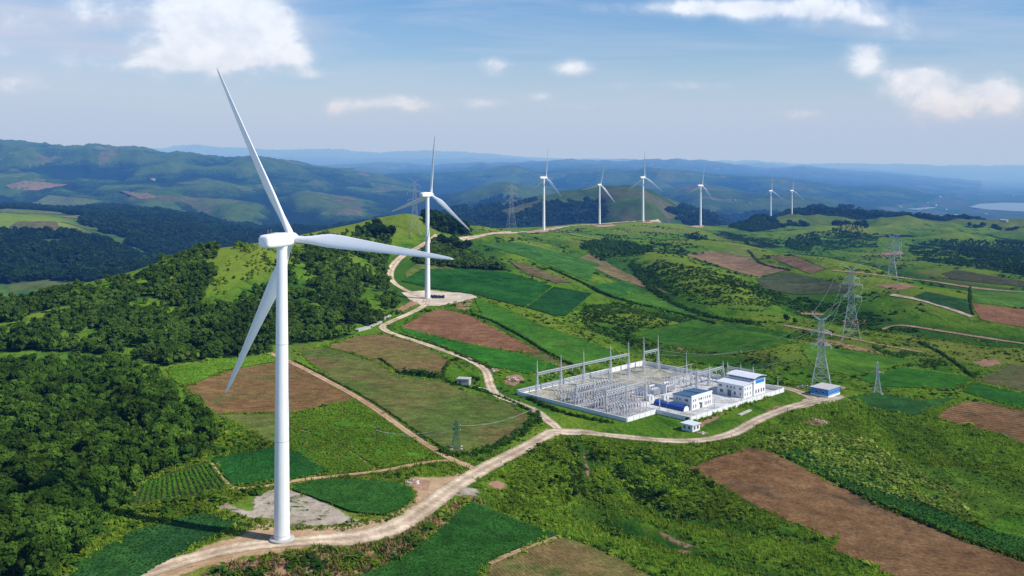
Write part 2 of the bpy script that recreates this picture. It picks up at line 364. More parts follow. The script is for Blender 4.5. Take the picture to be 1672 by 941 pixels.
def ragged_mat(name, ca, cb, weed=None, fine=.9, lo=.15, hi=.55, tracks=False, bump=.5, weed_amt=.5):
    """bare earth / gravel with an uneven edge that thins out into the grass (attribute 'edge')"""
    m, g = new_mat(name); p = g.pos()
    n1 = g.noise(p, .07, 4, .6); c = g.mix(g.mapr(n1, .35, .65), (*ca, 1), (*cb, 1))
    n2 = g.noise(p, fine, 6, .75); n4 = g.noise(p, fine * .2, 4, .65)
    f = g.m('MULTIPLY', g.mapr(n2, .25, .75, .62, 1.3, False), g.mapr(n4, .3, .7, .8, 1.2, False))
    if tracks:
        ac = g.attr('across'); t = g.m('ABSOLUTE', g.m('SUBTRACT', g.m('ABSOLUTE', ac), .42)); f = g.m('MULTIPLY', f, g.mapr(t, 0.0, .35, 1.22, .88))
    c = g.mix(1.0, c, f, 'MULTIPLY')
    if weed:
        n3 = g.noise(p, .16, 7, .75, .8); c = g.mix(g.mapr(n3, .66 - weed_amt * .3, .74 - weed_amt * .3), c, g.mix(g.mapr(n2, .3, .7), (*weed, 1), tuple(.45 * k for k in weed) + (1,)))
    e = g.attr('edge'); ne = g.noise(p, .45, 6, .75)
    a = g.mapr(g.m('ADD', e, g.m('MULTIPLY', g.m('SUBTRACT', ne, .5), 1.2)), lo, hi)
    tr = g.node('ShaderNodeBsdfTransparent'); mx = g.node('ShaderNodeMixShader')
    g.l.new(a, mx.inputs[0]); g.l.new(tr.outputs[0], mx.inputs[1]); g.l.new(diffuse(g, c, g.bump(n2, bump, .4)), mx.inputs[2])
    g.l.new(mx.outputs[0], g.out.inputs[0]); return m
def leaf_mat(name, c1, c2, c3, trans=.38):
    m, g = new_mat(name); t = g.attr('tint'); r = g.node('ShaderNodeObjectInfo').outputs['Random']
    p = g.pos(); n = g.noise(p, .03, 3, .5)
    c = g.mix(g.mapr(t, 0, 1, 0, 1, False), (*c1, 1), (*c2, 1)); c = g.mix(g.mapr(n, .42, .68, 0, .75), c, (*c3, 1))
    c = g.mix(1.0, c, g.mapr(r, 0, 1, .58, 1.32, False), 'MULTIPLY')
    c = g.mix(1.0, c, g.mapr(g.noise(g.mapping(p, loc=(50, 20, 0), rot=(0, 0, .7), scale=(1, .5, 1)), .028, 5, .65, .8), .34, .66, .60, 1.30, False), 'MULTIPLY')
    d = diffuse(g, c, rough=.4); tn = g.node('ShaderNodeBsdfTranslucent'); g.put(tn.inputs[0], g.mix(1.0, c, (1.25, 1.35, .6, 1), 'MULTIPLY'))
    mx = g.node('ShaderNodeMixShader'); mx.inputs[0].default_value = trans; g.l.new(d, mx.inputs[1]); g.l.new(tn.outputs[0], mx.inputs[2])
    g.l.new(mx.outputs[0], g.out.inputs[0]); return m
M = {}
M['leaf_near'] = leaf_mat('broadleaf_foliage', (.024, .066, .010), (.125, .215, .026), (.052, .112, .015))
M['leaf_ridge'] = leaf_mat('ridge_foliage', (.040, .092, .016), (.150, .240, .036), (.072, .142, .024))
M['leaf_far'] = leaf_mat('cloud_shaded_valley_foliage', (.016, .050, .014), (.056, .118, .026), (.026, .070, .019))  # greens kept dark, so the colour carries the valley's cloud shadow
M['scrub'] = leaf_mat('scrub_foliage', (.092, .172, .013), (.260, .345, .030), (.142, .232, .018))
M['scrub_dark'] = leaf_mat('dark_scrub_foliage', (.026, .078, .011), (.072, .145, .018), (.040, .100, .013))
M['pale_crop'] = leaf_mat('pale_flowering_crop', (.050, .140, .014), (.480, .520, .110), (.130, .240, .030))
M['grass'] = leaf_mat('tall_grass', (.090, .165, .013), (.240, .315, .032), (.140, .210, .020), .4)
M['crop'] = leaf_mat('crop_foliage', (.022, .086, .014), (.058, .150, .024), (.032, .104, .016), .35)
M['dry'] = leaf_mat('dry_grass', (.19, .115, .055), (.40, .27, .13), (.10, .12, .025), .15)
M['rows'] = leaf_mat('row_crop_foliage', (.045, .150, .015), (.140, .280, .025), (.090, .210, .020))
M['bark'] = paint('bark', (.10, .075, .05), .9, var=.4, scale=3)
# ------------------------------------------------------------------ what grows where (outlines in photo pixels -> ground)
WOOD_NEAR = [(-260,600),(0,606),(90,600),(165,598),(228,606),(262,624),(288,656),(334,700),(360,722),(332,748),(296,764),(222,798),(206,832),(175,862),(128,905),(95,955),(-260,960)]
WOOD_RIDGE = [(-330,552),(-150,550),(0,548),(128,512),(250,474),(326,438),(360,432),(345,470),(330,500),(380,500),(430,470),(470,440),(466,412),(560,398),(600,400),(640,410),(632,440),(636,470),(650,492),(640,515),(600,538),(560,552),(500,566),(430,578),(270,598),(235,588),(165,580),(90,574),(0,575),(-330,590)]
WOOD_BELT = [(668,425),(690,410),(712,402),(745,408),(790,424),(840,443),(800,442),(740,438),(690,436)]
WOOD_HILL = [(690,352),(712,362),(745,372),(775,384),(745,386),(715,378),(690,366)]
WOOD_E1 = [(944,402),(985,392),(1030,398),(1075,408),(1060,416),(1010,422),(985,430),(965,420)]
WOOD_E2 = [(1272,398),(1300,386),(1330,384),(1345,402),(1320,412),(1290,408)]
WOOD_E3 = [(1350,372),(1395,362),(1420,375),(1400,392),(1370,390)]
WOOD_E4 = [(1190,372),(1215,357),(1235,351),(1262,358),(1285,372),(1230,380)]
WOOD_E5 = [(1110,384),(1140,380),(1160,392),(1130,398)]
WOOD_E6 = [(1480,395),(1530,400),(1600,430),(1672,450),(1750,455),(1750,400),(1640,395),(1560,392)]
WOODS_MID = [WOOD_BELT, WOOD_HILL, WOOD_E1, WOOD_E2, WOOD_E3, WOOD_E4, WOOD_E5, WOOD_E6]
WN = wpoly(WOOD_NEAR, 14, 3)
CREST = [(-400,560),(-150,558),(0,550),(128,518),(250,482),(326,448),(356,442)]
CREST2 = [(450,420),(500,416),(560,408),(600,402),(640,412)]
def back(pp, m): return [tuple(Pq(q[0], P(*q).y + m)[:2]) for q in pp]
WR = back(CREST, 110) + wpoly([(352,455),(345,470),(330,500),(380,500),(430,470),(462,440)], 10, 2)[:-1] + back(CREST2, 90) + [tuple(P(*q)[:2]) for q in [(632,440),(636,470),(650,492),(640,515),(600,538),(560,552),(500,566),(430,578),(350,588),(270,598),(235,588),(165,580),(90,574),(0,575),(-200,585),(-400,600)]]
WM = [wpoly(w, 10, 2) for w in WOODS_MID]
SPUR = wpoly([(322,512),(338,475),(356,440),(372,428)], 14, 2)[:-2] + [tuple(Pq(q, P(q, y_).y + 60)[:2]) for q, y_ in ((380,424),(420,410),(470,412),(505,412))] + wpoly([(500,414),(488,430),(462,455),(432,480),(392,508)], 12, 2)
GAPS = lambda x, y: (fbm(x / 38, y / 42, 4, 5.0) > -.12 + .17 * sm(600, 740, y))

# cover attribute: R wood floor, G dry grass, B bare earth, A far patchwork
cov = np.zeros((NR, NC, 4), np.float32)
for w in [WN, WR] + WM[:2]: cov[..., 0] = np.maximum(cov[..., 0], inside(GX, GD, w))
cov[..., 0] *= 1 - inside(GX, GD, SPUR)
cov[..., 0] *= np.where(inside(GX, GD, WR) & ~GAPS(GX, GD), .0, 1.0)
nf = fbm(GX / 420, GD / 520, 5, 4.0); nf2 = ridged(GX / 300, GD / 300, 4, 8.0)
val = np.maximum(sm(-22, -40, GZ) * sm(1150, 1500, GD) * (GP < 720), sm(2150, 2500, GD))
plain = sm(-120, -150, GZ) * sm(3000, 4200, GD) * sm(1250, 1400, GP)
spr = ridged(GX / 620, GD / 620, 5)
far_w = val * sm(.34, .02, .75 * nf - .10 * nf2 + .22 * (spr + .9 * REL * (GD > 3000)) - .10 * sm(3500, 4500, GD)) * np.where((GD > 2300) & (GD < 3300) & (GP > 760) & (GP < 1220), sm(.75, .25, REL), 1.0) * (1 - .75 * plain)
cov[..., 0] = np.maximum(cov[..., 0], far_w)
cov[..., 0] = np.maximum(cov[..., 0], .9 * sm(-.10, -.55, REL + .25 * nf2) * sm(1150, 1500, GD) * (1 - val) * (GP > 900))  # wood tone also laid in hollows to darken flatly lit slopes
cov[..., 3] = np.maximum(val, sm(1900, 2400, GD))
cov[..., 1] = sm(.12, .42, fbm(GX / 140, GD / 200, 4, 12.0)) * (1 - val)
cov[..., 2] = sm(.36, .55, fbm(GX / 90, GD / 160, 5, 20.0)) * sm(600, 900, GD) * .8

m, g = new_mat('countryside'); p = g.pos()
ca = g.node('ShaderNodeVertexColor', layer_name='cov'); sx = g.node('ShaderNodeSeparateColor'); g.l.new(ca.outputs[0], sx.inputs[0])
wood, dry, bare, far = sx.outputs[0], sx.outputs[1], sx.outputs[2], ca.outputs[1]
big = g.noise(p, .012, 5, .6, .5); mid = g.noise(g.mapping(p, rot=(0, 0, .75), scale=(1, .42, 1)), .085, 6, .68, .8); fin = g.noise(g.mapping(p, rot=(0, 0, .8), scale=(1, .55, 1)), .62, 5, .72)
c = g.mix(g.mapr(big, .36, .64), (.070, .160, .013, 1), (.130, .210, .018, 1))
c = g.mix(g.mapr(mid, .46, .66), c, (.034, .098, .011, 1)); c = g.mix(g.mapr(mid, .42, .28), c, (.170, .245, .022, 1))
c = g.mix(g.m('MULTIPLY', dry, g.mapr(mid, .35, .6, .35, .9)), c, (.165, .165, .040, 1))
c = g.mix(g.m('MULTIPLY', bare, g.mapr(fin, .42, .58)), c, (.22, .14, .08, 1))
c = g.mix(1.0, c, g.mapr(fin, .25, .75, .5, 1.45, False), 'MULTIPLY')
rel = g.attr('rel'); c = g.mix(g.mapr(rel, -.05, -.7, 0, .75), c, (.022, .080, .012, 1)); c = g.mix(g.mapr(rel, .10, .8, 0, .6), c, (.165, .215, .028, 1))  # hollows lusher and darker, crests yellower: slope shading put into the colour
# far patchwork of fields
pc = g.mapping(p, rot=(0, 0, .5), scale=(1, .7, 0)); wv = g.node('ShaderNodeVectorMath', operation='ADD'); nn = g.node('ShaderNodeTexNoise'); g.l.new(p, nn.inputs['Vector']); nn.inputs['Scale'].default_value = .004
vs = g.node('ShaderNodeVectorMath', operation='SCALE'); g.l.new(nn.outputs['Color'], vs.inputs[0]); vs.inputs['Scale'].default_value = 160; g.l.new(pc, wv.inputs[0]); g.l.new(vs.outputs[0], wv.inputs[1])
vc = g.vor(wv.outputs[0], .0095, 'Color', .9); v3 = g.node('ShaderNodeSeparateColor'); g.l.new(vc, v3.inputs[0])
ramp = g.node('ShaderNodeValToRGB'); ramp.color_ramp.interpolation = 'CONSTANT'; el = ramp.color_ramp.elements
for i, (pp, cc) in enumerate([(0, (.055, .100, .022)), (.3, (.035, .080, .020)), (.5, (.080, .105, .032)), (.66, (.085, .082, .040)), (.8, (.062, .105, .025)), (.92, (.115, .105, .058))]):
    e_ = el[i] if i < 2 else el.new(pp); e_.position = pp; e_.color = (*cc, 1)
g.l.new(v3.outputs[0], ramp.inputs[0])
fc = g.mix(1.0, ramp.outputs[0], g.mapr(g.noise(p, .03, 6, .7), .3, .7, .6, 1.35, False), 'MULTIPLY')
fc = g.mix(1.0, fc, (.80, .84, .86, 1), 'MULTIPLY'); c = g.mix(g.m('MULTIPLY', far, .9), c, fc)
# woodland floor and distant canopy; cloud shadow and hollow shade darkened into the colours
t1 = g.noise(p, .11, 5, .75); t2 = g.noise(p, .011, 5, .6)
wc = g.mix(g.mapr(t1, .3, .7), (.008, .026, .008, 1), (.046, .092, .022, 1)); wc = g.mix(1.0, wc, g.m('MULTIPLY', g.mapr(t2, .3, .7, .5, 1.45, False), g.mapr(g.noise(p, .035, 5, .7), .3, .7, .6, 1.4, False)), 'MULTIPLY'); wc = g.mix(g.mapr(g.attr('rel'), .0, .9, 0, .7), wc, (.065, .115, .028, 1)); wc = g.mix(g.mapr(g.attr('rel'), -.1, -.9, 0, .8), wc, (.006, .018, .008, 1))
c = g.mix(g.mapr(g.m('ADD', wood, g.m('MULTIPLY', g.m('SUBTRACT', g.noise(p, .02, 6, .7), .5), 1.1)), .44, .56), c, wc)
hb = g.m('ADD', g.m('MULTIPLY', mid, 1.0), g.m('MULTIPLY', fin, .5))
hb = g.m('ADD', hb, g.m('MULTIPLY', g.m('MULTIPLY', t1, wood), 5.0))
g.l.new(diffuse(g, c, g.bump(hb, .9, 1.6)), g.out.inputs[0])
M['ground'] = m
idx = (np.arange(NR - 1)[:, None] * NC + np.arange(NC - 1)[None]).ravel()
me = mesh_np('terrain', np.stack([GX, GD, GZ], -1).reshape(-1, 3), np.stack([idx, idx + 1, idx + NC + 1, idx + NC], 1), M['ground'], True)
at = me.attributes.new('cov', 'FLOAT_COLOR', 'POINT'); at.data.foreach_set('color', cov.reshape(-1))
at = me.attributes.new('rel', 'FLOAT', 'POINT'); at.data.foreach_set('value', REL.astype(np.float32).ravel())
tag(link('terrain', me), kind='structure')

# ------------------------------------------------------------------ draped sheets
def sheet(name, outline, mat, lift, cell=None, fade=None, kind='structure'):
    """outline on the ground -> thin sheet following it; 'edge' runs 0..1 over `fade` metres"""
    pts = np.array(outline); x0, y0 = pts.min(0); x1, y1 = pts.max(0); ym = max(y0, 200)
    cs = cell or max(1.6, ym * .006)
    while (x1 - x0) * (y1 - y0) / cs ** 2 > 9000: cs *= 1.25
    gx, gy = np.meshgrid(np.arange(x0, x1, cs), np.arange(y0, y1, cs)); gx = gx.ravel(); gy = gy.ravel()
    ins = inside(gx, gy, outline); gx, gy = gx[ins], gy[ins]
    loop = [tuple(q) for q in outline]; d = seg_dist(gx, gy, loop + [loop[0]]); k = d > cs * .35; gx, gy, d = gx[k], gy[k], d[k]
    n = len(outline); vin = [Vector(q) for q in outline] + [Vector((a, b)) for a, b in zip(gx, gy)]
    r = delaunay_2d_cdt(vin, [(i, (i + 1) % n) for i in range(n)], [], 1, 1e-5)
    V = np.array([(v.x, v.y) for v in r[0]]); fs = [f for f in r[2] if len(f) == 3]
    if not fs: return None
    dd = seg_dist(V[:, 0], V[:, 1], loop + [loop[0]])
    z = H(V[:, 0], V[:, 1]) + lift + np.maximum(0, V[:, 1] - 500) * .0003
    V3 = np.stack([V[:, 0], V[:, 1], z], 1)
    me = mesh_np(name, V3, fs, mat, True)
    if me.polygons[0].normal.z < 0: me.flip_normals()
    at = me.attributes.new('edge', 'FLOAT', 'POINT'); at.data.foreach_set('value', np.clip(dd / (fade or 2.0), 0, 1).astype(np.float32))
    return tag(link(name, me), kind=kind)
PLOW = ((.185, .102, .046), (.250, .146, .070)); PLOWR = ((.215, .108, .058), (.265, .140, .078))
GR_DK = ((.022, .082, .014), (.034, .108, .018)); GR_BR = ((.075, .180, .014), (.120, .230, .020)); OLV = ((.088, .132, .028), (.128, .138, .038)); OLB = ((.190, .130, .055), (.145, .145, .042))
FIELDS = [  # outline, colours, rows (angle, spacing, amount), patch, lift, words
 ([(1125,765),(1222,730),(1262,740),(1350,785),(1450,833),(1560,880),(1672,918),(1740,942),(1740,990),(1480,990),(1462,943),(1400,914),(1355,897),(1372,880),(1345,878),(1300,856),(1252,838),(1180,795)], PLOW, (R(100), 1.0, .42), ((.10, .075, .045), .25), .12),
 ([(1527,682),(1548,668),(1572,656),(1602,657),(1760,690),(1760,745),(1672,726),(1620,706),(1560,692)], PLOW, (R(60), 2.2, .4), ((.11, .10, .045), .3), .14),
 ([(1585,496),(1760,516),(1760,552),(1672,535),(1603,523)], PLOWR, None, None, .2),
 ([(1592,621),(1650,594),(1760,612),(1760,652),(1672,640)], ((.12, .095, .05), (.10, .12, .04)), None, None, .14),
 ([(766,820),(840,850),(912,876),(850,895),(800,918),(765,960),(480,960),(600,938),(655,914),(702,880),(738,848)], GR_DK, (R(35), 1.1, .14), ((.035, .120, .018), .1), .5),
 ([(918,877),(962,891),(1012,912),(1080,950),(1080,985),(745,985),(800,925),(850,901)], OLB, (R(-25), 1.0, .22), ((.055, .105, .022), .5), .15),
 ([(476,794),(520,786),(580,785),(640,790),(671,798),(676,815),(656,834),(622,842),(572,836),(520,816),(478,803)], GR_DK, (R(10), 1.1, .16), ((.036, .11, .022), .25), .6),
 ([(346,752),(400,739),(450,733),(480,736),(540,770),(480,783),(380,795)], ((.014, .076, .016), (.022, .098, .018)), (R(70), 1.2, .12), None, .5),
 ([(210,815),(225,793),(290,768),(336,754),(350,766),(376,797),(300,813),(215,830)], ((.035, .045, .016), (.05, .065, .02)), None, None, .10),
 ([(96,965),(132,915),(222,866),(330,838),(402,857),(362,871),(292,906),(190,965)], ((.020, .072, .022), (.034, .098, .026)), (R(15), 1.3, .2), ((.045, .125, .02), .35), .3),
 ([(303,633),(370,606),(450,592),(476,590),(558,640),(580,652),(480,674),(352,677)], ((.200, .112, .050), (.160, .112, .045)), (R(65), 1.7, .45), ((.115, .115, .040), .4), .12),
 ([(354,678),(480,675),(474,730),(450,731),(402,700)], OLV, (R(65), 1.7, .3), ((.15, .105, .05), .3), .12),
 ([(270,604),(350,590),(440,579),(452,591),(370,605),(303,632),(285,622)], GR_BR, None, ((.11, .20, .015), .3), .35),
 ([(477,682),(580,654),(640,694),(704,740),(690,752),(622,766),(562,731),(478,696)], ((.040, .135, .012), (.075, .175, .016)), None, ((.09, .10, .03), .2), .4),
 ([(474,698),(562,732),(612,767),(540,777),(476,735)], ((.036, .120, .012), (.066, .160, .016)), None, ((.12, .10, .04), .25), .3),
 ([(530,566),(580,550),(625,545),(680,560),(736,590),(718,616),(655,611),(618,592),(575,577)], OLB, (R(65), 2.0, .35), ((.185, .112, .060), .55), .12),
 ([(482,572),(530,567),(575,578),(618,594),(655,616),(720,622),(760,640),(830,660),(868,684),(874,694),(840,715),(782,736),(735,738),(700,720),(640,686),(560,636)], OLV, (R(65), 2.0, .45), ((.165, .110, .052), .42), .12),
 ([(655,535),(690,514),(716,505),(762,514),(800,532),(842,554),(890,578),(850,576),(790,566),(720,555)], PLOWR, (R(52), 1.7, .7), None, .15),
 ([(850,577),(890,578),(935,602),(912,607),(872,588)], ((.15, .125, .05), (.10, .13, .04)), (R(52), 2.4, .5), None, .15),
 ([(654,535),(716,550),(791,568),(864,581),(912,599),(864,611),(806,600),(766,583),(716,563),(660,542)], ((.024, .115, .014), (.036, .145, .016)), None, None, .3),
 ([(775,488),(812,499),(880,530),(925,546),(965,560),(1030,585),(935,600),(890,576),(842,552),(790,522)], ((.060, .165, .018), (.040, .125, .016)), None, ((.12, .17, .03), .25), .2),
 ([(655,460),(690,440),(755,440),(832,446),(902,468),(858,503),(782,483),(710,472)], ((.016, .078, .016), (.024, .102, .018)), (R(20), 2.5, .3), None, .5),
 ([(662,446),(690,424),(745,438),(700,450),(662,457)], OLV, None, None, .2),
 ([(860,503),(904,469),(966,480),(925,517),(905,516)], ((.014, .062, .018), (.018, .075, .018)), (R(20), 2.5, .25), None, .5),
 ([(1118,417),(1160,410),(1230,424),(1292,440),(1238,453),(1208,446)], ((.20, .135, .080), (.25, .165, .10)), (R(80), 5, .4), ((.27, .20, .13), .3), .3),
 ([(1172,412),(1222,404),(1246,419),(1232,424)], ((.135, .17, .045), (.16, .18, .05)), None, None, .3),
 ([(1253,419),(1300,420),(1348,441),(1322,448)], ((.175, .115, .070), (.20, .13, .08)), (R(80), 5, .3), None, .3),
 ([(1250,412),(1300,415),(1372,436),(1350,440),(1300,419)], ((.12, .17, .03), (.09, .16, .03)), None, None, .25),
 ([(1234,456),(1290,446),(1400,468),(1384,479),(1300,482),(1245,471)], ((.055, .075, .040), (.075, .085, .045)), None, None, .3),
 ([(1490,486),(1512,477),(1580,491),(1584,513)], ((.028, .080, .026), (.036, .095, .028)), None, None, .5),
 ([(1584,470),(1760,480),(1760,513),(1672,505),(1586,494)], ((.080, .165, .028), (.060, .140, .024)), None, None, .3),
 ([(1538,447),(1562,441),(1672,460),(1760,470),(1760,478),(1552,457)], ((.065, .075, .035), (.085, .085, .040)), None, None, .3),
 ([(965,414),(1010,440),(1098,482),(1062,474),(1000,453),(940,424)], ((.145, .130, .055), (.18, .135, .07)), None, None, .25),
 ([(965,466),(1030,460),(1045,480),(1000,486)], ((.030, .105, .022), (.040, .13, .022)), None, None, .4),
 ([(780,398),(850,396),(980,432),(960,460),(870,424)], ((.040, .125, .022), (.055, .145, .024)), None, ((.02, .075, .02), .3), .3),
 ([(830,426),(870,436),(935,462),(905,462),(860,448)], ((.14, .105, .06), (.11, .10, .04)), None, ((.19, .12, .075), .3), .3),
 ([(1000,486),(1060,478),(1165,512),(1120,518)], ((.065, .155, .020), (.05, .135, .018)), None, None, .3),
 ([(1385,650),(1432,642),(1505,655),(1560,650),(1520,668),(1490,680),(1430,668)], ((.026, .085, .022), (.036, .105, .022)), None, ((.12, .17, .03), .15), .3),
 ([(1400,618),(1470,600),(1590,618),(1560,636),(1440,632)], ((.030, .115, .014), (.042, .135, .016)), None, None, .3),
 ([(1570,640),(1590,625),(1672,644),(1760,658),(1760,685),(1640,660)], ((.024, .098, .014), (.032, .115, .016)), None, None, .3),
 ([(0,583),(60,577),(160,578),(110,590),(30,596),(-60,598),(-60,590)], ((.055, .130, .020), (.075, .16, .024)), None, None, .2),
 ([(450,535),(500,516),(548,520),(520,534),(470,542)], GR_BR, None, None, .2),
 ([(1262,737),(1300,733),(1400,772),(1500,818),(1600,862),(1760,905),(1760,935),(1672,912),(1560,873),(1450,827),(1350,778)], ((.026, .088, .014), (.040, .118, .018)), None, ((.09, .16, .025), .2), .35),
 ([(1478,768),(1560,762),(1672,800),(1760,830),(1760,850),(1640,838),(1600,858),(1510,815)], ((.095, .175, .018), (.065, .140, .016)), None, ((.15, .17, .035), .25), .25),
 ([(1602,860),(1642,840),(1760,856),(1760,900),(1680,888)], ((.050, .150, .014), (.070, .180, .016)), None, None, .3),
 ([(1300,560),(1400,575),(1500,590),(1470,598),(1390,615),(1330,600)], ((.060, .150, .016), (.085, .18, .02)), None, ((.03, .09, .014), .3), .2),
 ([(1030,545),(1150,520),(1290,545),(1300,560),(1200,580),(1090,565)], ((.030, .100, .014), (.055, .14, .018)), None, ((.10, .16, .025), .3), .2),
 # the valley at the left
 ([(16,370),(30,362),(94,362),(97,372),(62,384),(22,380)], ((.105, .090, .045), (.085, .095, .04)), None, None, .4),
 ([(96,362),(150,368),(250,385),(350,402),(300,403),(230,388),(140,374)], ((.075, .120, .030), (.060, .105, .028)), None, ((.13, .10, .05), .3), .4),
 ([(98,355),(140,351),(190,347),(206,353),(150,359)], ((.16, .12, .06), (.11, .14, .04)), None, None, .4),
 ([(190,347),(210,352),(240,361),(215,364),(180,358)], ((.11, .17, .04), (.15, .15, .06)), None, None, .4),
 ([(-10,346),(60,330),(80,319),(172,329),(140,335),(112,350),(40,350)], ((.090, .115, .04), (.07, .115, .035)), None, ((.17, .12, .07), .3), .4),
 ([(232,392),(300,404),(352,404),(330,410),(280,402)], ((.12, .09, .05), (.10, .10, .045)), None, None, .4),
 ([(10,303),(40,296),(110,302),(60,312),(20,310)], ((.17, .12, .08), (.13, .11, .06)), None, None, .5),
 ([(195,312),(240,316),(262,323),(230,326)], ((.16, .12, .07), (.12, .11, .06)), None, None, .5),
]
FIELDS_R = [i for i, f in enumerate(FIELDS) if f[0][0] in ((1262,737), (1478,768), (1602,860))]
for i, (pp, cc, rows, patch, lift) in enumerate(FIELDS):
    ym = min(p[1] for p in pp)
    mt = crop_mat('field_soil_or_crop', cc[0], cc[1], rows, patch, fine=.9 if ym > 480 else .35)
    sheet('field', wpoly(pp, 10, .7), mt, lift)

# bare earth, gravel
M['earth'] = ragged_mat('bare_earth', (.35, .225, .125), (.44, .31, .19), weed=(.085, .12, .022), weed_amt=.12, lo=0, hi=.35)
M['earth_red'] = ragged_mat('reddish_earth', (.30, .17, .105), (.36, .22, .14), weed=(.06, .11, .02), weed_amt=.35)
M['bank'] = ragged_mat('bank_earth', (.27, .165, .085), (.36, .235, .13), weed=(.05, .12, .016), weed_amt=.62)
M['gravel'] = ragged_mat('grey_gravel', (.31, .265, .205), (.39, .335, .27), weed=(.05, .105, .018), weed_amt=.42, fine=1.4)
M['pad'] = ragged_mat('compacted_pad', (.50, .42, .32), (.58, .50, .39), fine=.6, lo=.05, hi=.3)
M['track'] = ragged_mat('gravel_road', (.40, .305, .21), (.53, .43, .315), fine=.7, lo=.10, hi=.45, tracks=True)
M['dirt'] = ragged_mat('dirt_track', (.32, .20, .12), (.43, .29, .18), weed=(.10, .12, .03), fine=.8, lo=.15, hi=.55, tracks=True, weed_amt=.25)
def patch(name, pp, mat, lift=.05, fade=2.5, jit=2.5): return sheet(name, wpoly(pp, 9, jit), mat, lift, fade=fade, cell=None)
patch('ground', [(186,965),(240,932),(330,893),(405,866),(428,852),(440,853),(480,861),(560,860),(602,848),(640,838),(670,822),(682,800),(672,792),(668,780),(722,778),(760,768),(775,778),(735,815),(690,850),(640,875),(560,890),(480,899),(400,912),(300,940),(270,965)], M['earth'], .05, 3)
patch('ground', [(290,965),(340,925),(420,908),(520,896),(600,887),(650,872),(700,846),(735,822),(765,809),(792,820),(745,848),(705,878),(655,912),(600,936),(560,950),(500,965)], M['bank'], .07, 3)
patch('gravel_pad', [(352,832),(372,824),(410,830),(412,812),(442,800),(462,797),(520,812),(572,836),(598,848),(575,860),(520,862),(480,860),(440,852),(395,845)], M['gravel'], .09, 2.5)
patch('ground', [(655,478),(700,474),(770,480),(782,486),(750,494),(716,500),(690,500),(668,490)], M['pad'], .08, 3, 1)
patch('ground', [(735,492),(775,490),(765,508),(745,505)], M['bank'], .08, 3)
patch('ground', [(645,505),(668,488),(690,496),(664,506),(648,515)], M['earth_red'], .08, 3)
for pp in ([(1122,371),(1135,369),(1150,369),(1164,370),(1148,373)], [(1235,363),(1270,361),(1262,366)], [(1272,359),(1312,358),(1300,362)],
           [(845,383),(880,375),(910,370),(920,373),(890,380)], [(965,369),(1000,367),(1010,370),(980,372)], [(1040,364),(1075,361),(1068,366)]): patch('ground', pp, M['earth'], .25, 6, 1)
for pp in ([(1300,688),(1330,682),(1362,688),(1340,697),(1312,695)], [(1368,527),(1385,519),(1420,521),(1412,531),(1385,533)], [(1425,466),(1470,462),(1500,470),(1460,476)], [(1430,415),(1470,410),(1482,414),(1450,420)],
           [(820,612),(850,608),(860,622),(840,632),(822,626)], [(1120,692),(1150,684),(1190,668),(1170,688),(1140,702)], [(655,792),(672,780),(706,784),(700,800),(672,800)],
           [(950,725),(962,740),(964,780),(955,790),(948,750)], [(978,842),(1040,855),(1105,880),(1160,902),(1120,900),(1050,872)], [(785,790),(812,782),(832,790),(818,802)], [(1300,548),(1360,556),(1420,570),(1450,578),(1390,572)],
           [(1585,590),(1625,585),(1640,596),(1600,600)], [(860,548),(880,552),(900,562),(880,558)], [(1085,558),(1115,562),(1130,575),(1105,572)], [(1150,612),(1165,605),(1170,615)],
           [(1240,672),(1262,662),(1282,662),(1256,676)], [(1290,508),(1330,508),(1350,515),(1300,514)], [(1090,892),(1140,900),(1110,908)], [(960,866),(985,868),(975,876)]):
    patch('ground', pp, M['earth_red'], .07, 2.5)
patch('ground', [(705,800),(755,795),(790,802),(780,815),(740,812)], M['gravel'], .10, 2.5)
patch('ground', [(1232,682),(1270,664),(1300,660),(1310,650),(1330,648),(1372,645),(1384,650),(1350,660),(1290,672)], M['pad'], .06, 2.5)

